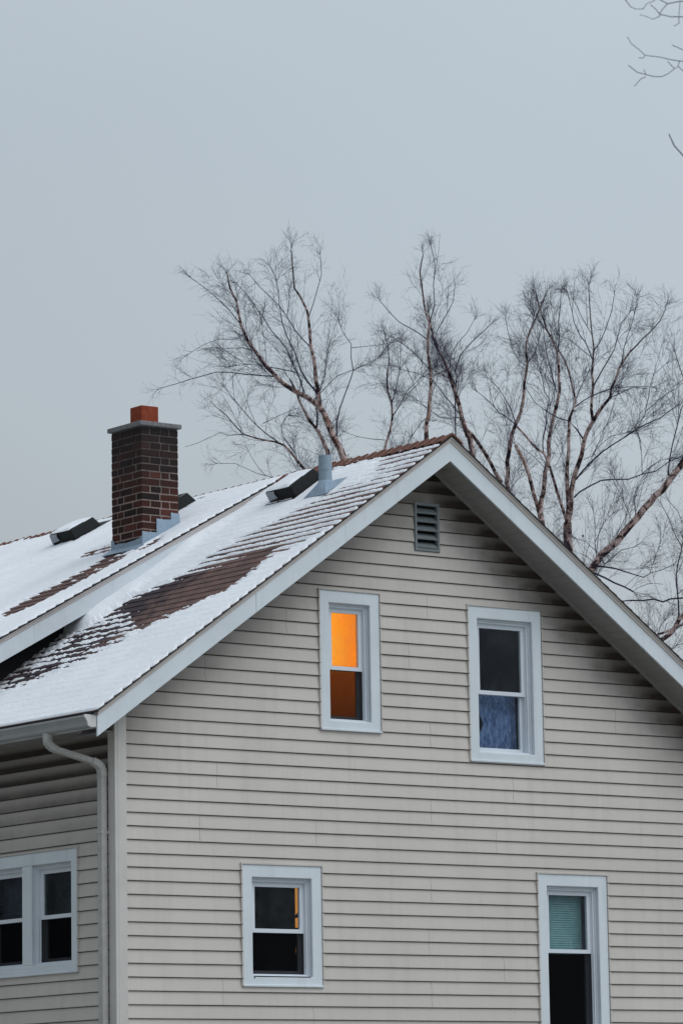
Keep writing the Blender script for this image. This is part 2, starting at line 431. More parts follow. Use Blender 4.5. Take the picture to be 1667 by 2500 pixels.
SEAMS = [(.465, .913), (-.229, 1.022), (-.689, .838), (-.893, 2.053), (-1.177, 3.297), (-.865, 4.044), (1.334, 3.314), (.268, 5.469), (-.234, 4.25), (-.48, 3.315),
         (.01, 3.324), (-1.62, 3.265), (-2.271, 1.056), (-2.297, 2.0), (-2.108, 3.283), (1.10, 1.77), (-3.2, 1.5), (-3.5, 3.9), (-4.1, 2.2), (.75, 3.1), (-1.9, 4.1)]
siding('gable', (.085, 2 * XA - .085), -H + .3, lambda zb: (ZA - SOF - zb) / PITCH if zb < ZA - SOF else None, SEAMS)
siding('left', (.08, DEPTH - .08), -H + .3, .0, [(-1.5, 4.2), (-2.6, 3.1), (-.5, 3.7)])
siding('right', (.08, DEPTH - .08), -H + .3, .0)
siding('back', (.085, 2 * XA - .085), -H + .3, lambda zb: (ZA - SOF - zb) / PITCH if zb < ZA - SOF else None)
mb = MB(); mb.box(.02, 2 * XA - .02, .02, DEPTH - .02, -H, -H + .36); mb.build('foundation', M['concrete'], house)

# corner posts: an L section with a small bead
def corner(sx, x, sy, y, top):
    p = [(0, 0), (.100, 0), (.100, .006), (.094, .021), (.012, .021), (.006, .018), (-.018, .018), (-.021, .012), (-.021, -.086), (-.006, -.092), (0, -.092)]
    poly = [(x + sx * a, y - sy * b) for a, b in p]
    m = MB(); m.prism(poly, -H + .3, top, 2); m.build('corner_trim', M['corner'], house, bevel=.002)
corner(1, 0, 1, 0, .19); corner(-1, 2 * XA, 1, 0, .19); corner(1, 0, -1, DEPTH, .19); corner(-1, 2 * XA, -1, DEPTH, .19)

# ---- roof slopes: stepped shingle courses, one connected sheet per slope
def shingles(xlo, xhi, f, y0, y1, step, side=1):
    """profile of lapped courses going up from xlo to xhi (x mirrored about the ridge when side = -1)"""
    pts = []; x = xlo
    while x < xhi - .005:
        nx = min(x + step, xhi)
        pts += [(x, f(x) - .002 if not pts else f(x) + .003), (x, f(x) + .012), (nx, f(nx) + .003)]
        x = nx
    mb = MB(); mir = lambda px: px if side == 1 else 2 * XA - px
    n = len(pts)
    ys = (y0, y1)
    mb.add([(mir(a), ys[0], b) for a, b in pts] + [(mir(a), ys[1], b) for a, b in pts], [(i, i + 1, n + i + 1, n + i) for i in range(n - 1)])
    return mb
def drip(xlo, xhi, f, y0, y1, side, parent):
    m = MB(); mir = lambda px: px if side == 1 else 2 * XA - px
    m.prism([(mir(xlo), f(xlo) + .004), (mir(xhi), f(xhi) + .004), (mir(xhi), f(xhi) - .009), (mir(xlo), f(xlo) - .009)], y0 - .002, y0 + .05, 1); m.build('drip_edge', M['edge'], parent)
    m = MB(); m.prism([(mir(xlo - .003), f(xlo) + .011), (mir(xlo + .02), f(xlo + .02) + .002), (mir(xlo + .02), f(xlo + .02) - .022), (mir(xlo - .003), f(xlo) - .016)], y0 + .051, y1, 1); m.build('drip_edge', M['edge'], parent)
XE = -EAVE - .035
roof = shingles(XE, XA, base_z, -RAKE - .03, DEPTH + RAKE, SH).build('roof', M['shingle'], house)
shingles(XE, XA, base_z, -RAKE - .03, DEPTH + RAKE, SH, -1).build('roof_slope', M['shingle'], house)
drip(XE, XA, base_z, -RAKE - .03, DEPTH + RAKE, 1, roof); drip(XE, XA - .02, base_z, -RAKE - .03, DEPTH + RAKE, -1, roof)
dz = lambda x: ZA + .004 - P2 * (XA - x)
DX0 = -.46
# ridge cap: lapped bent tabs
mb = MB(); y = -RAKE - .034; k = 0
while y < DEPTH + RAKE:
    L = .125; w_ = .125 + rng.uniform(-.008, .008); o1 = .030 + rng.uniform(0, .005); o2 = .013
    pf = lambda dx: ZA - PITCH * abs(dx)
    row = []
    for yy, oo in ((y, o1), (y + L + .02, o2)):
        row.append([(XA - w_, yy, pf(w_) + oo), (XA - .025, yy, pf(.025) + oo + .002), (XA, yy, ZA + oo - .003), (XA + .025, yy, pf(.025) + oo + .002), (XA + w_, yy, pf(w_) + oo)])
    lo = [(a, b, c - .02) for a, b, c in row[0]]
    mb.add(row[0] + row[1] + lo, [(i, i + 1, 6 + i, 5 + i) for i in range(4)] + [(10 + i, 11 + i, 1 + i, i) for i in range(4)])
    y += L; k += 1
mb.build('ridge_cap', M['cap'], roof)

# ---- rake boards, mouldings, soffits
def rake(f, d0, d1, ya, yb, xs, name, mat, parent, bevel=.0015):
    """board following roof line f between depths d0 and d1 below it"""
    m = MB(); m.prism([(x, f(x) - d0) for x in xs] + [(x, f(x) - d1) for x in reversed(xs)], ya, yb, 1)
    return m.build(name, mat, parent, bevel=bevel)
FX = [-EAVE, XA, 2 * XA + EAVE]
rake(base_z, .055, FASC, -RAKE, -RAKE + .02, [-EAVE, 1.207], 'fascia', M['trim'], house)
rake(base_z, .0555, FASC, -RAKE - .0015, -RAKE + .0185, [1.209, 2.166], 'fascia', M['trim'], house)
rake(base_z, .055, FASC, -RAKE, -RAKE + .02, [2.168, XA], 'fascia', M['trim'], house)
rake(base_z, .055, FASC, -RAKE, -RAKE + .02, [XA, 2 * XA + EAVE], 'fascia', M['trim'], house)
def crown(f, xs, y, name, mat, parent):
    m = MB(); sec = [(.010, y - .026), (.010, y + .02), (.0535, y + .02), (.0535, y - .004), (.049, y - .007), (.030, y - .011), (.019, y - .022)]
    n = len(sec); vs = []; fs = []
    for x in xs: vs += [(x, yy, f(x) - dd) for dd, yy in sec]
    for k in range(len(xs) - 1): fs += [(k * n + i, k * n + (i + 1) % n, (k + 1) * n + (i + 1) % n, (k + 1) * n + i) for i in range(n)]
    fs += [tuple(range(n)), tuple((len(xs) - 1) * n + i for i in range(n))]
    m.add(vs, fs); return m.build(name, mat, parent)
crown(base_z, [-EAVE, XA], -RAKE, 'rake_moulding', M['mould'], house)
crown(base_z, [XA, 2 * XA + EAVE], -RAKE, 'rake_moulding', M['mould'], house)
rake(base_z, .013, FASC, DEPTH + RAKE - .02, DEPTH + RAKE, FX, 'fascia', M['trim'], house)
def soffit(x0, x1, f, ya, yb, mat, name='soffit'):
    n = int(abs(x1 - x0) / .082); pts = []
    for i in range(n):
        a = x0 + (x1 - x0) * i / n; b = x0 + (x1 - x0) * (i + 1) / n; s = .0035 * (1 if x1 > x0 else -1)
        deep = .007 if i % 3 else .011
        pts += [(a + s, f(a + s)), (b - s, f(b - s)), (b, f(b) + deep)]
    m = MB(); k = len(pts)
    m.add([(p, ya, q) for p, q in pts] + [(p, yb, q) for p, q in pts], [(i, i + 1, k + i + 1, k + i) for i in range(k - 1)])
    return m.build(name, mat, house)
sof = lambda x: base_z(x) - SOF
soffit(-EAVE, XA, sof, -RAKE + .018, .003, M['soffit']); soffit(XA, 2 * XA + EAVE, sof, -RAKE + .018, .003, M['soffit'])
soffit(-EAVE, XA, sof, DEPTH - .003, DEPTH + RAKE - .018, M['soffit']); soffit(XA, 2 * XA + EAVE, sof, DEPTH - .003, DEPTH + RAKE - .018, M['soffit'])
for a, b in ((.02, XA), (XA, 2 * XA - .02)):       # channel where soffit meets siding
    m = MB(); m.prism([(a, sof(a) + .006), (b, sof(b) + .006), (b, sof(b) - .022), (a, sof(a) - .022)], -.030, .002, 1)
    m.build('soffit_channel', M['soffit'], house)
ez = base_z(-EAVE)
for s in (0, 1):
    X = lambda v: v if s == 0 else 2 * XA - v
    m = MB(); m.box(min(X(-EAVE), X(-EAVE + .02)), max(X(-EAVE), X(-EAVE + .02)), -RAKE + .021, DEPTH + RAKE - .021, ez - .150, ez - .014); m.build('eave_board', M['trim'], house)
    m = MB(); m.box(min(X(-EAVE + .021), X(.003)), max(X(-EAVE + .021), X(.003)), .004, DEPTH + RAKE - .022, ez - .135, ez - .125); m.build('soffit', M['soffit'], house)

# ---- gutter, end cap, downspout
gp = [(0, .0), (0, -.088), (.052, -.092), (.076, -.080), (.084, -.050), (.100, -.026), (.112, -.012), (.112, .004), (.100, .006), (.100, .000), (.106, -.010), (.094, -.024), (.078, -.050), (.070, -.076), (.050, -.086), (.004, -.082), (.004, 0)]
GZ = ez - .052; GX = -EAVE - .002
m = MB(); m.prism([(GX - a, GZ + b) for a, b in gp], -RAKE + .03, DEPTH + RAKE - .03, 1); gutter = m.build('gutter', M['gutter'], house, bevel=.0015)
m = MB(); m.prism([(GX - a, GZ + b) for a, b in [(0, .006), (0, -.092), (.054, -.096), (.080, -.083), (.088, -.050), (.104, -.026), (.115, -.012), (.115, .008)]], -RAKE + .012, -RAKE + .0295, 1)
m.build('end_cap', M['endcap'], gutter, bevel=.002)
def catmull(P, n):
    out = []
    P = [Vector(p) for p in P]
    for i in range(len(P) - 1):
        a, b, c, d = P[max(i - 1, 0)], P[i], P[i + 1], P[min(i + 2, len(P) - 1)]
        for k in range(n):
            t = k / n
            out.append(.5 * ((2 * b) + (c - a) * t + (2 * a - 5 * b + 4 * c - d) * t * t + (3 * b - a - 3 * c + d) * t ** 3))
    out.append(P[-1]); return out
def sweep_rect(path, wx, wy, ripple=None, r=.012):
    """rounded rectangular tube; wx measured along x at rest, wy along y"""
    m = MB(); prof = []
    for cx, cy, a0 in ((1, 1, 0), (-1, 1, 90), (-1, -1, 180), (1, -1, 270)):
        for a in (0, 45, 90):
            t = math.radians(a0 + a); prof.append((cx * (wx / 2 - r) + r * math.cos(t), cy * (wy / 2 - r) + r * math.sin(t)))
    n = len(prof); vs = []; fs = []
    for i, p in enumerate(path):
        t = (path[min(i + 1, len(path) - 1)] - path[max(i - 1, 0)]).normalized()
        ya = Vector((0, 1, 0)); xa = ya.cross(-t).normalized() if abs(t.y) < .95 else Vector((1, 0, 0)); yb = (-t).cross(xa).normalized()
        k = 1 + (ripple(i) if ripple else 0)
        vs += [p + xa * a * k + yb * b * k for a, b in prof]
        if i: fs += [((i - 1) * n + j, (i - 1) * n + (j + 1) % n, i * n + (j + 1) % n, i * n + j) for j in range(n)]
    fs += [tuple(range(n)), tuple((len(path) - 1) * n + j for j in range(n))]
    m.add(vs, fs); return m
ox, oy = GX - .045, .335
wx_ = -.058
tip = [(ox, oy, GZ - .085), (ox, oy, GZ - .13), (ox + .005, oy - .005, GZ - .17), (ox + .035, oy - .02, GZ - .205), (ox + .07, oy - .038, GZ - .225)]
el2 = [(wx_ - .075, .150, -.262), (wx_ - .035, .134, -.285), (wx_ - .008, .124, -.318), (wx_, .120, -.36), (wx_, .120, -.40)]
down = MB()
e1 = catmull(tip, 5); e2 = catmull(el2, 5)
downspout = sweep_rect([Vector((wx_, .120, -.39)), Vector((wx_, .120, -.42))] + [Vector((wx_, .120, z)) for z in (-.9, -1.6, -2.4, -3.4, -4.6, -H + .12)], .058, .076).build('downspout', M['spout'], house, smooth=False)
sweep_rect(e1, .060, .072, lambda i: .05 * math.sin(i * 2.2)).build('elbow', M['spout'], downspout, smooth=True)
sweep_rect([Vector(tip[-1]) - Vector((.02, -.01, -.012)), Vector(tip[-1]), Vector(el2[0]), Vector(el2[0]) + Vector((.02, -.008, -.012))], .052, .064).build('offset_pipe', M['spout'], downspout)
sweep_rect(e2, .062, .080, lambda i: .05 * math.sin(i * 2.2)).build('elbow', M['spout'], downspout, smooth=True)
for zz in (-.86, -2.9): 
    m = MB(); m.box(wx_ - .033, -.004, .079, .161, zz - .012, zz + .012); m.build('strap', M['spout'], downspout, bevel=.003)

# ---- windows
def ring(mb, w, u0, u1, zt, zb, prof):
    """connected mitred frame; prof = closed list of (inset_side, inset_top, inset_bottom, out)"""
    n = len(prof); vs = []
    for cu, cz in ((0, 0), (1, 0), (1, 1), (0, 1)):
        for s, t, b, d in prof:
            vs.append(w(u0 + s if cu == 0 else u1 - s, d, zt - t if cz == 0 else zb + b))
    fs = [(c * n + i, c * n + (i + 1) % n, ((c + 1) % 4) * n + (i + 1) % n, ((c + 1) % 4) * n + i) for c in range(4) for i in range(n)]
    mb.add(vs, fs)
def R4(a, b, d0, d1):      # simple rectangular section from inset a to inset b, out from d0 to d1
    a = a if isinstance(a, tuple) else (a, a, a); b = b if isinstance(b, tuple) else (b, b, b)
    return [(*a, d1), (*b, d1), (*b, d0), (*a, d0)]
def unit(parent, w, u0, u1, zt, zb, mid, screen=True):
    """vinyl double hung unit filling the opening u0..u1, zt..zb"""
    m = MB(); ring(m, w, u0, u1, zt, zb, [(0, 0, 0, -.022), (.014, .014, .010, -.022), (.016, .016, .012, -.034), (.032, .034, .018, -.034), (.034, .036, .018, -.052), (.040, .042, .022, -.052), (.040, .042, .022, -.125), (0, 0, 0, -.125)])
    m.build('frame', M['vinyl'], parent, bevel=.0015)
    zm = zt + (zb - zt) * mid
    s0, s1, t0, b0 = u0 + .036, u1 - .036, zt - .038, zb + .018
    m = MB(); ring(m, w, s0, s1, t0, zm - .018, R4(0, (.040, .036, .036), -.088, -.058)); m.build('sash', M['vinyl'], parent, bevel=.002)
    m = MB(); ring(m, w, s0, s1, zm + .018, b0, R4(0, (.040, .036, .034), -.122, -.092)); m.build('sash', M['vinyl'], parent, bevel=.002)
    m = MB(); m.quad(w(s0 + .03, -.070, t0 - .03), w(s1 - .03, -.070, t0 - .03), w(s1 - .03, -.070, zm), w(s0 + .03, -.070, zm)); m.build('pane', M['glass'], parent)
    m = MB(); m.quad(w(s0 + .03, -.106, zm), w(s1 - .03, -.106, zm), w(s1 - .03, -.106, b0 + .03), w(s0 + .03, -.106, b0 + .03)); m.build('pane', M['glass'], parent)
    if screen:
        m = MB(); m.quad(w(s0, -.058, zm - .016), w(s1, -.058, zm - .016), w(s1, -.058, b0 + .004), w(s0, -.058, b0 + .004)); m.build('insect_screen', M['screen'], parent)
def room(parent, w, u0, u1, zt, zb, depth, mat=None):
    m = MB()
    c = [[w(u, d, z) for u, z in ((u0, zt), (u1, zt), (u1, zb), (u0, zb))] for d in (-.14, -depth)]
    m.add(c[0] + c[1], [(4, 5, 6, 7)] + [(i, (i + 1) % 4, 4 + (i + 1) % 4, 4 + i) for i in range(4)])
    ri = [w(u, -.1255, z) for u, z in ((u0 + .2, zt - .2), (u1 - .2, zt - .2), (u1 - .2, zb + .17), (u0 + .2, zb + .17))]
    m.add(c[0] + ri, [(i, (i + 1) % 4, 4 + (i + 1) % 4, 4 + i) for i in range(4)])
    m.build('room_interior', mat or M['dark'], parent)
    m = MB()       # reveal that closes the space between frame and room
    return c
for d in WIN:
    w = WALLS[d['wall']]; (u0, u1), (zt, zb) = d['u'], d['z']
    double = d['n'] == 'W5'
    m = MB()
    ring(m, w, u0, u1, zt, zb, [(.012, .012, .010, .013), (.018, .018, .012, .016), (.112, .116, .080, .016), (.118, .122, .086, .012), (.118, .122, .086, -.024), (.012, .012, .010, -.024)])
    win = m.build('window', M['trim'], house, bevel=.0015)
    m = MB(); ring(m, w, u0, u1, zt, zb, [(0, 0, 0, .0), (0, 0, 0, .026), (.012, .013, .008, .026), (.012, .013, .008, .0)]); m.build('window_channel', M['siding'], win)
    if not double:
        unit(win, w, u0 + .118, u1 - .118, zt - .122, zb + .086, d['mid'], d['n'] != 'W3')
        room(win, w, u0 - .1, u1 + .1, zt + .1, zb - .1, 1.4)
    else:
        uc = (u0 + u1) / 2
        m = MB(); m.box(*sorted((-.013, .03)), uc - .078, uc + .078, zb + .087, zt - .123); m.build('mullion', M['trim'], win, bevel=.003)
        unit(win, w, u0 + .118, uc - .0785, zt - .122, zb + .086, d['mid'])
        unit(win, w, uc + .0785, u1 - .118, zt - .122, zb + .086, d['mid'])
        room(win, w, u0 - .1, u1 + .1, zt + .1, zb - .1, .85)
    m = MB()       # drip sill
    m2 = [w(u0 + .012, .014, zb + .018), w(u1 - .012, .014, zb + .018), w(u1 - .012, .030, zb + .012), w(u0 + .012, .030, zb + .012), w(u1 - .012, .030, zb - .002), w(u0 + .012, .030, zb - .002), w(u1 - .012, .010, zb - .004), w(u0 + .012, .010, zb - .004)]
    m.add(m2, [(0, 1, 2, 3), (3, 2, 4, 5), (5, 4, 6, 7), (0, 3, 5, 7), (1, 6, 4, 2)]); m.build('sill', M['trim'], win)
    d['o'] = win
    if d['n'] in ('W1', 'W4', 'W2'):   # weep slot under the lower sash
        m = MB(); zz = zb + .088
        pts = [w(u0 + .128, .0135, zz - .003), w(u1 - .128, .0135, zz - .003), w(u1 - .128, .0135, zz - .014), w(u0 + .128, .0135, zz - .014)]
        if d['n'] == 'W1':
            m.add([w(a, b_, c_) for b_ in (.0165, .010) for a, c_ in ((u0 + .125, zz), (u1 - .14, zz), (u1 - .14, zz - .009), (u0 + .134, zz - .009), (u0 + .134, zz - .026), (u0 + .125, zz - .026))],
                  [(0, 1, 2, 3, 4, 5), (6, 7, 8, 9, 10, 11)] + [(i, (i + 1) % 6, 6 + (i + 1) % 6, 6 + i) for i in range(6)]); m.build('weep_slot', M['void'], win)
# lit doorway seen deep inside the lower left gable window
o = WIN[0]['o']
m = MB(); m.add([(1.72, .70, z) for z in (-1.22, -1.40)] + [(1.765, .70, z) for z in (-1.40, -1.22)], [(0, 1, 2, 3)])
m = MB(); m.add([(2.196, .508, -1.235), (2.196, .463, -1.236), (2.196, .463, -1.43), (2.196, .474, -1.455), (2.196, .508, -1.475)], [(0, 1, 2, 3, 4)])
m.build('lit_doorway', M['door'], o)
m = MB(); m.add([(2.196, .511, -1.50), (2.196, .463, -1.50), (2.196, .463, -1.585), (2.196, .511, -1.585)], [(0, 1, 2, 3)]); m.build('lit_doorway', M['door'], o)
m = MB(); m.add([(2.196, .512, -1.765), (2.196, .495, -1.745), (2.196, .485, -1.80), (2.196, .494, -1.835), (2.196, .510, -1.80)], [(0, 1, 2, 3, 4)]); m.build('lit_doorway', M['door2'], o)

# things hanging inside the windows
def sheet(name, x0, x1, y, zt, zb, mat, amp=.0, n=24, parent=None, hole=None):
    vs = []; fs = []; k = 14
    for j in range(k + 1):
        for i in range(n + 1):
            u = i / n; v = j / k
            vs.append((x0 + (x1 - x0) * u + (hole(u, v) if hole else 0), y + amp * (math.sin(u * 21 + v * 1.3) + .5 * math.sin(u * 47 + 2)), zt + (zb - zt) * v))
    for j in range(k):
        for i in range(n):
            a = j * (n + 1) + i; fs.append((a, a + 1, a + n + 2, a + n + 1))
    m = MB(); m.add(vs, fs); return m.build(name, mat, parent, smooth=True)
tag(sheet('roller_shade', 2.19, 2.640, .152, 1.28, .17, M['lit'], .0015), 'glowing orange shade behind the narrow gable window, brightly lit from the room', 'shade')
tag(sheet('curtain', 4.0, 4.445, .175, .545, -.02, M['curtain'], .010, 30,
          hole=lambda u, v: (.075 * math.exp(-((v - .50) / .16) ** 2)) * max(0, 1 - u * 3)), 'dark blue curtain gathered behind the lower sash of the upper right gable window', 'curtain')
def blind(x0, x1, y, zt, zb, n, mat, label, swap=False):
    root = tag(empty('window_blind', (x0, y, zb + H) if not swap else (y, x0, zb + H)), label, 'window blind', 'slatted blinds behind the windows')
    m = MB()
    for i in range(n):
        z = zt + (zb - zt) * (i + .5) / n; h = abs(zt - zb) / n * .93
        a = [(x0, y - .006, z - h / 2), (x1, y - .006, z - h / 2), (x1, y + .001, z), (x0, y + .001, z), (x1, y + .010, z + h / 2), (x0, y + .010, z + h / 2)]
        if swap: a = [(b, a_, c) for a_, b, c in a]
        m.add(a, [(0, 1, 2, 3), (3, 2, 4, 5)])
    ob = m.build('slats', mat, None); ob.parent = root; ob.matrix_parent_inverse = root.matrix_world.inverted()
    ob.location = -root.location; ob.matrix_parent_inverse.identity()
    m = MB(); b = [min(x0, x1), max(x0, x1), y - .012, y + .014, zt, zt + .03]
    if swap: b = [b[2], b[3], b[0], b[1], b[4], b[5]]
    m.box(*b); ob = m.build('head_rail', mat, None); ob.parent = root; ob.location = -root.location
    return root
blind(4.62, 5.14, .155, -1.215, -1.79, 28, M['blind'], 'teal slatted blind half lowered behind the lower right gable window')
blind(1.47, 2.10, .16, -1.08, -1.50, 24, M['blind2'], 'slate blue slatted blind in the left half of the double window beside the downspout', True)
blind(.72, 1.28, .20, -1.08, -1.50, 22, M['blind3'], 'dark smoky blind in the right half of the double window, nearest the downspout', True)

# ---- louvred gable vent
x0, x1, zt, zb = 3.183, 3.467, 2.190, 1.747
w = WALLS['gable']; m = MB()
ring(m, w, x0, x1, zt, zb, [(0, 0, 0, .012), (.006, .006, .006, .026), (.024, .024, .024, .026), (.028, .028, .028, .020), (.028, .028, .028, -.02), (0, 0, 0, -.02)])
gv = m.build('gable_vent', M['louver'], house, bevel=.002)
n = 5; hh = (zt - zb - .056) / n
for i in range(n):
    a = zb + .028 + i * hh; m = MB()
    m.prism([(-.018, a + .004), (-.023, a + .016), (-.018, a + .022), (.038, a + .066), (.044, a + .060)], x0 + .028, x1 - .028, 0)
    m.build('louver', M['louver'], gv)
m = MB(); m.box(x0 - .005, x1 + .005, .050, .056, zb - .005, zt + .005); m.build('vent_backing', M['void'], gv)

# ---- shed dormer
dormer = tag(empty('dormer'), None); dormer.parent = house
DF = lambda x: ZA + .004 - P2 * (XA - x)
sh2 = shingles(DX0 - .03, XA - .01, DF, DY - .022, 9.2, .0977); droof = sh2.build('dormer_roof', M['shingle'], dormer); drip(DX0 - .03, XA - .04, DF, DY - .022, 9.2, 1, droof)
crown(DF, [DX0, XA - .05], DY, 'rake_moulding', M['mould'], dormer)
for a, b, ya, nm, mt in ((.050, .222, DY, 'dormer_fascia', M['trim']),):
    m = MB(); xr = XA - .05
    m.prism([(DX0, DF(DX0) - a), (xr, DF(xr) - a), (xr, DF(xr) - b), (DX0, DF(DX0) - b)], ya, DY + .02, 1); m.build(nm, mt, dormer, bevel=.0015)
m = MB(); m.prism([(-.02, base_z(-.02) - .05), (XA - .1, base_z(XA - .1) - .05), (XA - .1, DF(XA - .1) - .02), (-.02, DF(-.02) - .02)], DW, 9.0, 1); m.build('dormer_wall', M['void'], dormer)
m = MB(); m.prism([(DX0 + .01, DF(DX0) - .20), (XA - .3, DF(XA - .3) - .20), (XA - .3, DF(XA - .3) - .19), (DX0 + .01, DF(DX0) - .19)], DY + .021, DW - .002, 1); m.build('dormer_soffit', M['void'], dormer)
m = MB(); m.box(DX0 - .005, DX0 + .015, DY + .022, 9.1, DF(DX0) - .215, DF(DX0) - .016); m.build('dormer_fascia', M['trim'], dormer)

# ---- chimney
CX0, CX1, CY0, CY1 = 2.069, 2.478, 2.661, 3.168
CT = 3.190; CB = DF(CX0) - .15
chim = empty('chimney'); chim.parent = house
m = MB(); m.box(CX0 + .0035, CX1 - .0035, CY0 + .0035, CY1 - .0035, CB, CT); m.build('mortar_core', M['mortar'], chim)
m = MB(); rh = .0687; gap = .0125; row = 0; z = CT - rh * 18 - .004
def brick(xa, xb, ya, yb, z0, z1):
    j = lambda s=.0022: rng.uniform(-s, s)
    if xb - xa < .02 or yb - ya < .02: return
    b = len(m.v); m.box(xa, xb, ya, yb, z0 + j(.001), z1 + j(.001))
    for k in range(b, b + 8):
        vx, vy, vz = m.v[k]; m.v[k] = (vx + j(), vy + j(), vz + j(.0012))
while z < CT - .03:
    z1 = min(z + rh - gap, CT - .002); e = row % 2; dpt = .09; o_ = rng.uniform(-.002, .002)
    def run(a, b, first):
        out = []; p = a; L = first
        while p < b - .015:
            q = min(p + L, b)
            if b - q < .04: q = b
            out.append((p, q)); p = q + gap; L = .198
        return out
    if e == 0:
        for a, b in run(CX0, CX1, .198): brick(a, b, CY0 + o_, CY0 + dpt, z, z1); brick(a, b, CY1 - dpt, CY1 + o_, z, z1)
        for a, b in run(CY0 + dpt + gap, CY1 - dpt - gap, .198): brick(CX0 + o_, CX0 + dpt, a, b, z, z1); brick(CX1 - dpt, CX1, a, b, z, z1)
    else:
        for a, b in run(CY0, CY1, .15): brick(CX0 + o_, CX0 + dpt, a, b, z, z1); brick(CX1 - dpt, CX1, a, b, z, z1)
        for a, b in run(CX0 + dpt + gap, CX1 - dpt - gap, .11): brick(a, b, CY0 + o_, CY0 + dpt, z, z1); brick(a, b, CY1 - dpt, CY1 + o_, z, z1)
    z += rh; row += 1
m.build('brickwork', M['brick'], chim, bevel=.003)
m = MB(); m.prism([(CX0 - .029, CY0 - .029), (CX1 + .029, CY0 - .029), (CX1 + .029, CY1 + .029), (CX0 - .029, CY1 + .029)], CT, CT + .042, 2)
v = m.v; cx, cy = (CX0 + CX1) / 2, (CY0 + CY1) / 2
m.v = v[:8]; m.f = m.f[:]
b = len(m.v); m.v += [(cx - .13, cy - .13, CT + .062), (cx + .13, cy - .13, CT + .062), (cx + .13, cy + .13, CT + .062), (cx - .13, cy + .13, CT + .062)]
m.f = [f for f in m.f if f != (4, 5, 6, 7)] + [(4, 5, 9, 8), (5, 6, 10, 9), (6, 7, 11, 10), (7, 4, 8, 11), (8, 9, 10, 11)]
m.build('cap', M['concrete'], chim, bevel=.007)
m = MB(); fx, fy, fh = cx, cy, .096
m.add([(fx + a * fh, fy + b_ * fh, zz) for zz in (CT + .03, 3.418) for a, b_ in ((-1, -1), (1, -1), (1, 1), (-1, 1))] + [(fx + a * (fh - .02), fy + b_ * (fh - .02), zz) for zz in (3.418, CT + .1) for a, b_ in ((-1, -1), (1, -1), (1, 1), (-1, 1))],
      [(i, (i + 1) % 4, 4 + (i + 1) % 4, 4 + i) for i in range(4)] + [(4 + i, 4 + (i + 1) % 4, 8 + (i + 1) % 4, 8 + i) for i in range(4)] + [(8 + i, 8 + (i + 1) % 4, 12 + (i + 1) % 4, 12 + i) for i in range(4)] + [(12, 13, 14, 15)])
m.build('flue', M['clay'], chim, bevel=.006)
def plate(name, pts, ax, at, th, mat, par):
    mm = MB(); mm.prism(pts, at, at + th, ax); return mm.build(name, mat, par, bevel=.0015)
f2 = DF
plate('flashing', [(CY0 - .006, f2(CX0) - .03), (CY1 + .006, f2(CX0) - .03), (CY1 + .006, 2.172), (CY1 - .04, 2.158), (CY1 - .05, 2.120), (3.02, 2.124), (2.93, 2.114), (2.80, 2.122), (2.72, 2.128), (CY0 - .006, 2.152)], 0, CX0 - .0085, .006, M['lead'], chim)
for a, b_, t_ in ((CX0 - .006, 2.226, 2.194), (2.224, 2.388, 2.324), (2.386, CX1 + .006, 2.393)):
    plate('flashing', [(a, f2(a) - .03), (b_, f2(b_) - .03), (b_, t_ + rng.uniform(-.003, .003)), ((a + b_) / 2, t_ - .004), (a, t_)], 1, CY0 - .0085 - .001 * a, .006, M['lead'], chim)
mm = MB(); mm.add([(CX0 - .10, CY0 - .05, f2(CX0 - .10) + .024), (CX0 - .004, CY0 - .05, f2(CX0) + .032), (CX0 - .004, CY1 + .04, f2(CX0) + .032), (CX0 - .10, CY1 + .04, f2(CX0 - .10) + .024)], [(0, 1, 2, 3)])
mm.build('flashing', M['lead'], chim)

# ---- roof vents
def roof_vent(f, p, y0, xa, parent):
    w_, L = .40, .335; xb = xa + L
    nx, nz = -math.sin(math.atan(p)), math.cos(math.atan(p))
    def P(x, y, h): return (x + nx * h, y, f(x) + nz * h)
    root = empty('roof_vent'); root.parent = parent
    mm = MB(); ins = .03
    bot = [P(xa, y0, -.01), P(xb, y0, -.01), P(xb, y0 + w_, -.01), P(xa, y0 + w_, -.01)]
    top = [P(xa + .006, y0 + .008, .134), P(xb - .055, y0 + .02, .134), P(xb - .055, y0 + w_ - .03, .134), P(xa + .006, y0 + w_ - .012, .134)]
    mm.add(bot + top, [(4, 5, 6, 7)] + [(i, (i + 1) % 4, 4 + (i + 1) % 4, 4 + i) for i in range(4)])
    mm.build('hood', M['black'], root, bevel=.012)
    mm = MB(); mm.add([P(xa - .035, y0 - .03, .022), P(xb + .09, y0 - .03, .022), P(xb + .09, y0 + w_ + .03, .022), P(xa - .035, y0 + w_ + .03, .022), P(xa - .035, y0 - .03, .0), P(xb + .09, y0 - .03, .0), P(xb + .09, y0 + w_ + .03, .0), P(xa - .035, y0 + w_ + .03, .0)],
                      [(0, 1, 2, 3), (0, 1, 5, 4), (1, 2, 6, 5), (2, 3, 7, 6), (3, 0, 4, 7)]); mm.build('flange', M['black'], root)
    mm = MB(); a = lambda y, h: (lambda q: (q[0] - .012, q[1], q[2]))(P(xa + .006 * h / .134, y, h))
    mm.add([a(y0 + w_ - .018, .03), a(y0 + w_ - .16, .045), a(y0 + w_ - .135, .085), a(y0 + w_ - .15, .116), a(y0 + w_ - .018, .120)], [(0, 1, 2, 3, 4)]); mm.build('mesh_screen', M['mesh'], root)
    return P, w_, xa, xb
VENTS = [(base_z, PITCH, 1.21, 2.785, roof), (DF, P2, 4.91, 2.79, droof), (DF, P2, 3.32, 2.83, droof)]
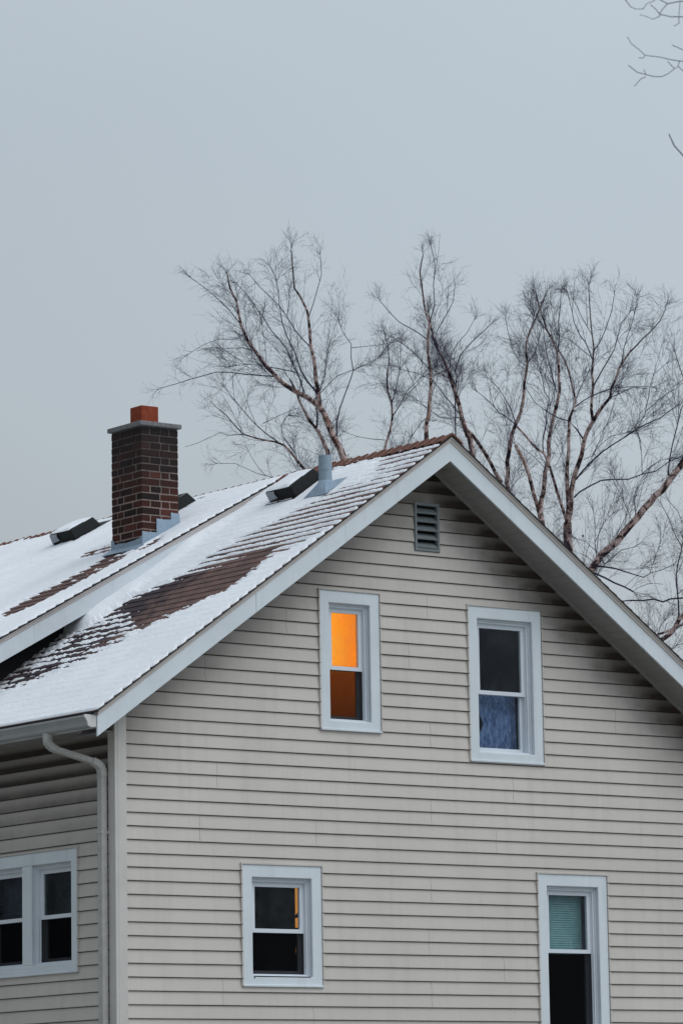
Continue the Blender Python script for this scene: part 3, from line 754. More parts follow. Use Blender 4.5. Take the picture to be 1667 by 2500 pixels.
vp = [roof_vent(f, p, y0, xa, house if False else (house if par is roof else dormer)) for f, p, y0, xa, par in VENTS]

# ---- vent pipe with a skirt flashing
px, py = 2.812, .80
vpo = empty('vent_pipe'); vpo.parent = house
def lathe(rings, n=28):
    mm = MB(); vs = []; fs = []
    for i, (r_, z_) in enumerate(rings):
        vs += [(px + r_ * math.cos(2 * math.pi * k / n), py + r_ * math.sin(2 * math.pi * k / n), z_) for k in range(n)]
        if i: fs += [((i - 1) * n + k, (i - 1) * n + (k + 1) % n, i * n + (k + 1) % n, i * n + k) for k in range(n)]
    mm.add(vs, fs); return mm
lathe([(.0605, 2.30), (.0605, 2.545), (.0575, 2.548), (.0575, 2.552), (.0605, 2.555), (.0605, 2.692), (.054, 2.692), (.054, 2.55), (.001, 2.55)]).build('pipe', M['pipe'], vpo, smooth=False)
mm = MB(); n = 24; ring0 = []; ring1 = []
for k in range(n):
    a = 2 * math.pi * k / n; ca, sa = math.cos(a), math.sin(a); q = 1 / max(abs(ca), abs(sa))
    xx, yy = px + ca * .125 * q, py - .0 + sa * .175 * q
    ring0.append((xx, yy, base_z(xx) + .026)); ring1.append((px + ca * .075, py + sa * .075, 2.452 + .02 * ca))
ring2 = [(px + math.cos(2 * math.pi * k / n) * .0615, py + math.sin(2 * math.pi * k / n) * .0615, 2.462) for k in range(n)]
mm.add(ring0 + ring1 + ring2, [(k, (k + 1) % n, n + (k + 1) % n, n + k) for k in range(n)] + [(n + k, n + (k + 1) % n, 2 * n + (k + 1) % n, 2 * n + k) for k in range(n)])
mm.build('flashing', M['lead'], vpo)

# ------------------------------------------------------------------ snow
def vnoise(x, y, fx, fy, seed):
    g = np.random.default_rng(seed).random((256, 256)); a = x * fx; b = y * fy
    i = np.floor(a).astype(int); j = np.floor(b).astype(int); u = a - i; v = b - j
    u = u * u * (3 - 2 * u); v = v * v * (3 - 2 * v)
    G = lambda p, q: g[p % 256, q % 256]
    return (G(i, j) * (1 - u) + G(i + 1, j) * u) * (1 - v) + (G(i, j + 1) * (1 - u) + G(i + 1, j + 1) * u) * v
def sstep(v, a, b):
    t = np.clip((v - a) / (b - a), 0, 1); return t * t * (3 - 2 * t)
def sdist(px_, py_, poly):
    d = np.full(px_.shape, 1e9); ins = np.zeros(px_.shape, bool); n = len(poly)
    for k in range(n):
        x1, y1 = poly[k]; x2, y2 = poly[(k + 1) % n]; ex, ey = x2 - x1, y2 - y1
        t = np.clip(((px_ - x1) * ex + (py_ - y1) * ey) / (ex * ex + ey * ey + 1e-12), 0, 1)
        d = np.minimum(d, (px_ - x1 - t * ex) ** 2 + (py_ - y1 - t * ey) ** 2)
        c_ = (y1 > py_) != (y2 > py_)
        ins ^= c_ & (px_ < x1 + (py_ - y1) * ex / (ey if ey else 1e-9))
    return np.where(ins, 1, -1) * np.sqrt(d)
CORE = [(1.4, 1.85), (1.58, 1.73), (1.67, 1.4), (1.74, 1.05), (1.81, 0.79), (1.88, 0.32), (1.68, 0.18), (1.41, 0.08), (1.19, 0.19), (1.08, 0.54), (1.01, 0.89), (0.97, 1.18)]
SPECK = [(1.62, 2.29), (1.33, 2.35), (1.09, 2.48), (0.82, 2.45), (0.38, 2.43), (0.19, 2.13), (0.3, 1.69), (0.39, 1.31), (0.68, 1.02), (0.93, 0.64), (1.04, 0.49), (1.4, 1.72)]
STRIPE = [(1.73, 1.46), (2.1, 1.43), (2.26, 1.08), (2.71, 0.55), (2.84, -0.11), (3.11, -0.3), (3.31, -0.32), (3.13, -0.49), (2.44, -0.63), (2.03, -0.29), (1.76, -0.04), (1.71, 0.25)]
DSTRIP = [(2.04, 3.12), (1.85, 3.08), (1.62, 3.09), (1.42, 3.13), (1.33, 3.2), (1.16, 3.23), (0.95, 3.23), (0.74, 3.02), (0.77, 2.94), (0.93, 2.74), (1.09, 2.71), (1.3, 2.6), (1.54, 2.58), (1.74, 2.58), (1.86, 2.6)]
DSTRIP2 = [(2.32, 3.55), (2.3, 3.71), (2.23, 3.89), (2.15, 3.69), (2.17, 3.32)]
DSTRIP3 = [(1.96, 2.62), (2.06, 2.58), (2.23, 2.59), (2.05, 2.35), (1.89, 2.41)]
def snow_sheet(name, xlo, xhi, nx, ylo, yhi, ny, f, p, step, cover, extra=None):
    X, Y = np.meshgrid(np.linspace(xlo, xhi, nx), np.linspace(ylo, yhi, ny), indexing='ij')
    t = 1 - np.mod((X - xlo) / step, 1.0); row = np.floor((X - xlo) / step)
    c = cover(X, Y)
    tab = vnoise(row * 7.31, Y + row * .37, 1, 1 / .16, 5); tuft = .6 * vnoise(X, Y + row * .21, 1 / .030, 1 / .060, 6) + .4 * vnoise(X, Y + row * .11, 1 / .015, 1 / .035, 12); tuft = .5 + 1.25 * (tuft - .5); mid = vnoise(X, Y, 1 / .11, 1 / .24, 8); big = vnoise(X, Y, 1 / .5, 1 / .7, 9)
    fine = vnoise(X, Y, 1 / .014, 1 / .02, 10)
    amp = 1 - .86 * sstep(c, .62, 1.15)
    tf = 1 - .72 * stripe(X, Y)
    v = c + amp * (tf * (.75 * (tab - .5) + 1.15 * (tuft - .5) + .8 * (mid - .5)) + .35 * (fine - .5)) + amp * (.95 * (.42 - t) - (1 - tf) * (.15 + 1.9 * sstep(.6 * vnoise(row * 5.17, Y + row * .9, 1, 1 / .45, 21) + .4 * mid, .2, .75)) * (sstep(t, .30, .58) + (1 - sstep(t, .0, .12)))) + .30 * (big - .5) - .5 * stripe(X, Y) * sstep(tab, .55, .8) * sstep(t, .2, .4)
    # loose edge along the rake: the butt of every course shows
    dr = Y - (ylo + .0); v -= (1 - sstep(dr, .0, .02 + .05 * tab * sstep(t, .3, 1.0))) * (.15 + 1.5 * sstep(t, .45, 1.0))
    v -= (1 - sstep(X - xlo, .002, .022)) * 1.6
    h = .003 + .0150 * v + .0040 * (t - .5) * sstep(c, .5, 1.1)
    h = np.where(h > .023, .023 + .25 * (h - .023), h); h = np.maximum(h, -.012)
    h += .0016 * (mid - .5) + .0010 * (fine - .5)
    h[:, 0] = -.006; h[0, :] = -.006
    if extra is not None: h = h + extra(X, Y)
    Zz = f(X) + h * math.sqrt(1 + p * p)
    V = np.stack([X, Y, Zz + H], -1).reshape(-1, 3)
    idx = np.arange(nx * ny).reshape(nx, ny)
    F = np.stack([idx[:-1, :-1], idx[1:, :-1], idx[1:, 1:], idx[:-1, 1:]], -1).reshape(-1, 4)
    keep = (h > -.008).reshape(-1)[F].any(1)
    return fast_mesh(name, V, F[keep], M['snow'], None, True)
def stripe(X, Y): return np.maximum(sstep(sdist(X, Y, STRIPE), -.22, .1), sstep(X, 2.65, 3.0) * sstep(Y, .7, .1))
def drift(X, Y): return .105 * sstep(Y + .12 * (vnoise(X, Y, 4, 4, 31) - .5), 1.94, 2.30) * sstep(X, 1.00, 1.14) * (1 - sstep(X, 2.2, 2.9))
def cov_main(X, Y):
    c = np.full(X.shape, 1.25)
    lerp = lambda a, b, m_: a + (b - a) * m_
    s = sdist(X, Y, STRIPE); c = lerp(c, .60, sstep(s, -.28, .16))
    c = lerp(c, .70, sstep(X, 2.65, 3.05) * sstep(Y, .7, .1) * .9)
    s = sdist(X, Y, SPECK); c = lerp(c, -.02, sstep(s, -.16, .10))
    s = sdist(X, Y, CORE); c = lerp(c, -1.35, sstep(s, -.14, .16))
    c = lerp(c, 1.5, sstep(drift(X, Y), .012, .04))
    # thin cover just below the ridge and around the pipe
    c = lerp(c, .55, sstep(X, XA - .24, XA - .13) * .8)
    return c
s1 = snow_sheet('snow', XE, XA - .115, 590, -RAKE - .028, DW + .01, 440, base_z, PITCH, SH, cov_main, drift)
tag(s1, 'thin patchy snow on the front roof slope, melted to brown shingles in the middle', 'snow', kind='stuff')
def cov_dorm(X, Y):
    c = np.full(X.shape, 1.25); lerp = lambda a, b, m_: a + (b - a) * m_
    c = lerp(c, -.8, sstep(sdist(X, Y, DSTRIP), -.11, .11)); c = lerp(c, .1, sstep(sdist(X, Y, DSTRIP2), -.15, .1)); c = lerp(c, -.5, sstep(sdist(X, Y, DSTRIP3), -.05, .05))
    c = lerp(c, .35, sstep(X, XA - .13, XA - .03) * sstep(Y, 5.4, 6.0))
    return c
s2 = snow_sheet('snow', DX0 - .03, XA - .03, 420, DY - .020, 8.8, 520, DF, P2, .0977, cov_dorm)
# snow lying on the vent hoods joins the dormer snow
def cap_snow(P, xa, xb, y0, w_, tk=.045):
    n = 14; vs = []; fs = []
    for i in range(n + 1):
        for j in range(n + 1):
            u, v_ = i / n, j / n
            x = xa + .004 + (xb - .052 - xa - .004) * u; y = y0 + .018 + (w_ - .034) * v_
            e = min(u, 1 - u, v_, 1 - v_); hh_ = (.134) + (tk * (1 - math.exp(-e * 14)) - .004) * (.85 + .3 * math.sin(5 * u + 7 * v_))
            vs.append(P(x, y, hh_))
    for i in range(n):
        for j in range(n): a = i * (n + 1) + j; fs.append((a, a + 1, a + n + 2, a + n + 1))
    return vs, fs
sm = MB()
for (P, w_, xa, xb), (f, p, y0, _, par), tk in zip(vp, VENTS, (.022, .020, .004)):
    sm.add(*cap_snow(P, xa, xb, y0, w_, tk))
ob = sm.build('snow', M['snow'], None, smooth=True); tag(ob, 'small pads of snow lying on top of the black roof vents', 'snow', kind='stuff')
tag(s2, 'snow covering the shed dormer roof around the brick chimney', 'snow', kind='stuff')

# ------------------------------------------------------------------ trees
class Tubes:
    def __init__(s): s.V = []; s.F = []; s.A = []; s.n = 0
    def batch(s, P, rad, sides):
        """P (M,K,3), rad (M,K)"""
        if len(P) == 0: return
        Mn, K, _ = P.shape
        T = np.gradient(P, axis=1); T /= np.linalg.norm(T, axis=2, keepdims=True) + 1e-9
        ref = R.normal(size=(Mn, 1, 3)); ref /= np.linalg.norm(ref, axis=2, keepdims=True)
        A = np.cross(T, np.broadcast_to(ref, T.shape)); A /= np.linalg.norm(A, axis=2, keepdims=True) + 1e-9
        B = np.cross(T, A)
        ang = np.arange(sides) * 2 * np.pi / sides
        V = P[:, :, None, :] + rad[:, :, None, None] * (A[:, :, None, :] * np.cos(ang)[None, None, :, None] + B[:, :, None, :] * np.sin(ang)[None, None, :, None])
        idx = s.n + np.arange(Mn * K * sides).reshape(Mn, K, sides)
        a = idx[:, :-1, :]; b = idx[:, 1:, :]; a2 = np.roll(a, -1, 2); b2 = np.roll(b, -1, 2)
        s.A.append(np.repeat(rad.reshape(-1), sides)); s.V.append(V.reshape(-1, 3)); s.F.append(np.stack([a, a2, b2, b], -1).reshape(-1, 4)); s.n += Mn * K * sides
    def build(s, name, mat, parent):
        return fast_mesh(name, np.concatenate(s.V) , np.concatenate(s.F), mat, parent, True, {'rad': np.concatenate(s.A)})
def resample(P, step, wob=.0):
    """smooth polyline (x,y,z,r) at roughly even steps"""
    P = np.array(P, float); out = []
    for i in range(len(P) - 1):
        a, b, c, d = P[max(i - 1, 0)], P[i], P[i + 1], P[min(i + 2, len(P) - 1)]
        n = max(1, int(np.linalg.norm((c - b)[:3]) / step))
        for k in range(n):
            t = k / n; out.append(.5 * ((2 * b) + (c - a) * t + (2 * a - 5 * b + 4 * c - d) * t * t + (3 * b - a - 3 * c + d) * t ** 3))
    out.append(P[-1]); out = np.array(out); out[:, 3] = np.maximum(out[:, 3], .002)
    if wob: out[1:-1, :3] += R.normal(size=(len(out) - 2, 3)) * wob * out[1:-1, 3:4]
    return out
def unitv(v): return v / (np.linalg.norm(v, axis=-1, keepdims=True) + 1e-9)
def grow(st, di, ln, K, wig, pull):
    P = [st]; d = di
    for k in range(K - 1):
        d = unitv(d + R.normal(size=d.shape) * wig + pull[:, None] * np.array([0, 0, 1.])); P.append(P[-1] + d * (ln / (K - 1))[:, None])
    return np.stack(P, 1)
def spawn(P, per, lo, hi):
    """random points along each of (M,K,3) polylines with the local direction"""
    Mn, K, _ = P.shape; cnt = R.poisson(per, Mn) if np.isscalar(per) else R.poisson(per)
    i = np.repeat(np.arange(Mn), cnt); t = lo + (hi - lo) * R.random(len(i)); f = t * (K - 1); k = np.minimum(f.astype(int), K - 2); u = (f - k)[:, None]
    return P[i, k] * (1 - u) + P[i, k + 1] * u, unitv(P[i, k + 1] - P[i, k]), t, i
def offdir(d, a0, a1):
    r = unitv(np.cross(d, R.normal(size=d.shape))); a = np.radians(a0 + (a1 - a0) * R.random(len(d)))[:, None]
    return unitv(d * np.cos(a) + r * np.sin(a))
from mathutils import kdtree
def envelope(lines, near, tip):
    pts = []
    for L in lines:
        A = resample(L, .12); n = len(A)
        pts += [(A[i, :3], tip + (near - tip) * (1 - i / (n - 1)) ** .7) for i in range(n)]
    kd = kdtree.KDTree(len(pts))
    for i, (p, _) in enumerate(pts): kd.insert(Vector(p), i)
    kd.balance(); lim = [l for _, l in pts]
    def ok(P):
        if len(P) == 0: return P
        m_ = np.zeros(len(P), bool)
        for i, e in enumerate(P[:, -1]):
            _, j, d = kd.find(Vector(e)); m_[i] = d < lim[j] * (.75 + .5 * rng.random())
        return P[m_]
    return ok
def make_tree(name, lines, roots, dens, label, base=None, group='bare birches behind the house', branchy=1.0, tipr=.29, twl=1.0, bushy=1.0):
    allz = [p for i in roots for p in [lines[i][0]]]
    bx, by = base or (np.mean([p[0] for p in allz]), np.mean([p[1] for p in allz]))
    root = tag(empty(name, (float(bx), float(by), 0)), label, 'tree', group)
    tr, cr = Tubes(), Tubes(); flakes = []
    inside = envelope(lines, 1.0, tipr) if group else (lambda P: P)
    for i, L in enumerate(lines):
        L = [list(p) for p in L]
        if i in roots:
            p = L[0]; q = L[1]; tx, ty = bx + rng.uniform(-.12, .12), by + rng.uniform(-.12, .12)
            z0 = p[2]; sl = np.array([p[0] - q[0], p[1] - q[1]]) * .25
            ext = []
            for k in range(6):
                t = k / 6; e = t * t * (3 - 2 * t)
                ext.append([tx + (p[0] - tx) * e + sl[0] * t * (1 - t) * 3, ty + (p[1] - ty) * e + sl[1] * t * (1 - t) * 3, -.1 + (z0 + .1) * t, p[3] * (1.9 - .9 * t)])
            L = ext + L
        A = resample(L, .13, .22)
        big = A[0, 3] > .0235 or name == 'overhanging_tree' and A[0, 3] > .02
        (tr if big else cr).batch(A[None, :, :3], A[None, :, 3] * (.92 if big else .74), 8 if big else 4)
        # peeling bark curls
        if big:
            for a in range(1, len(A) - 1):
                if A[a, 3] < .012 or A[a, 2] < 5: continue
                for _ in range(R.poisson(2.6)):
                    d = unitv(R.normal(size=3)); r_ = A[a, 3]; c = A[a, :3] + R.normal(size=3) * .05; c = c + d * r_ * .8
                    e1_ = unitv(R.normal(size=3)) * r_ * R.uniform(.25, .6); e2_ = d * r_ * R.uniform(.3, .75)
                    flakes.append((c - e1_ / 2, c + e1_ / 2, c + e1_ / 2 + e2_, c - e1_ / 2 + e2_ * .7))
        # twigs
        vis = A[A[:, 2] > (7.0 if name != 'overhanging_tree' else 0)]
        if len(vis) < 3: continue
        seg = np.linalg.norm(np.diff(vis[:, :3], axis=0), axis=1); w_ = seg * np.clip(1.2 - vis[:-1, 3] / .06, .15, 1.0)
        n1 = R.poisson(max(w_.sum() * dens, .01))
        if n1 == 0: continue
        # slender secondary branches that follow the limb and fan out
        nb = R.poisson(max(seg.sum() * 2.5 * branchy, .01)); extra_ = None
        if nb:
            kb = R.choice(len(seg), nb, p=w_ / w_.sum()); ub = R.random(nb)[:, None]; fr_ = kb / len(seg)
            sb = vis[kb, :3] * (1 - ub) + vis[kb + 1, :3] * ub; db = offdir(unitv(vis[kb + 1, :3] - vis[kb, :3]), 16, 42); db[:, 2] += .22; db = unitv(db)
            lb = (.55 + 1.15 * R.random(nb)) * (1.05 - .72 * fr_)
            extra_ = inside(grow(sb, db, lb, 9, .075, np.full(nb, .02)))
            cr.batch(extra_, np.repeat(np.float64(.0040) * np.linspace(1, .34, 9)[None], len(extra_), 0), 4)
        k = R.choice(len(seg), n1, p=w_ / w_.sum()); u = R.random(n1)[:, None]
        st = vis[k, :3] * (1 - u) + vis[k + 1, :3] * u; di = unitv(vis[k + 1, :3] - vis[k, :3])
        pr = vis[k, 3]
        d1 = offdir(di, 22, 58); d1[:, 2] += .34; d1 = unitv(d1)
        l1 = twl * (.25 + .65 * R.random(n1) ** 1.4) * (1.1 - .62 * k / len(seg))
        P1 = grow(st, d1, l1, 9, .10, np.full(n1, .02))
        P1 = inside(P1); r1 = np.repeat(.0027 * np.linspace(1, .36, 9)[None], len(P1), 0)
        cr.batch(P1, r1, 4)
        # tip continuation
        tipd = unitv(vis[-1:, :3] - vis[-2:-1, :3]); tips = np.repeat(vis[-1:, :3], 4, 0)
        Pt = grow(tips, offdir(np.repeat(tipd, 4, 0), 2, 26), twl * (.08 + .2 * R.random(4)), 9, .14, np.full(4, .02)); Pt = Pt[:4]; cr.batch(Pt, .0030 * np.repeat(np.linspace(1, .4, 9)[None], 4, 0), 3)
        if extra_ is not None:
            sx, dx_, _, _ = spawn(extra_, 5.0, .15, 1.0)
            Px = grow(sx, unitv(offdir(dx_, 18, 45) + np.array([0, 0, .08])), .22 + .40 * R.random(len(sx)), 9, .09, np.full(len(sx), .01)); Px = inside(Px)
            cr.batch(Px, .0022 * np.repeat(np.linspace(1, .45, 9)[None], len(Px), 0), 3)
            P1 = np.concatenate([P1, Px])
        P1 = np.concatenate([P1, Pt])
        s2_, d2, t2, i2 = spawn(P1, 6.2 * bushy, .12, 1.0)
        P2_ = grow(s2_, unitv(offdir(d2, 20, 55) + np.array([0, 0, .05])), twl * (.10 + .28 * R.random(len(s2_))), 7, .12, R.normal(size=len(s2_)) * .04); P2_ = inside(P2_)
        cr.batch(P2_, .0015 * np.repeat(np.linspace(1, .5, 7)[None], len(P2_), 0), 3)
        s3, d3, t3, i3 = spawn(P2_, 3.9 * bushy, .15, 1.0)
        P3 = grow(s3, offdir(d3, 18, 55), twl * (.05 + .15 * R.random(len(s3))), 5, .14, R.normal(size=len(s3)) * .05 - .01)
        cr.batch(P3, .00115 * np.repeat(np.linspace(1, .6, 5)[None], len(P3), 0), 3)
    if flakes:
        fl = np.array(flakes); tr.F.append((tr.n + np.arange(len(fl) * 4)).reshape(-1, 4)); tr.V.append(fl.reshape(-1, 3)); tr.A.append(np.full(len(fl) * 4, .05)); tr.n += len(fl) * 4
    off = np.array([bx, by, 0.])
    for T in (tr, cr): T.V = [v_ - off for v_ in T.V]
    if tr.n: tr.build('trunk', M['bark'], root)
    cr.build('crown', M['twig'], root)
    return root

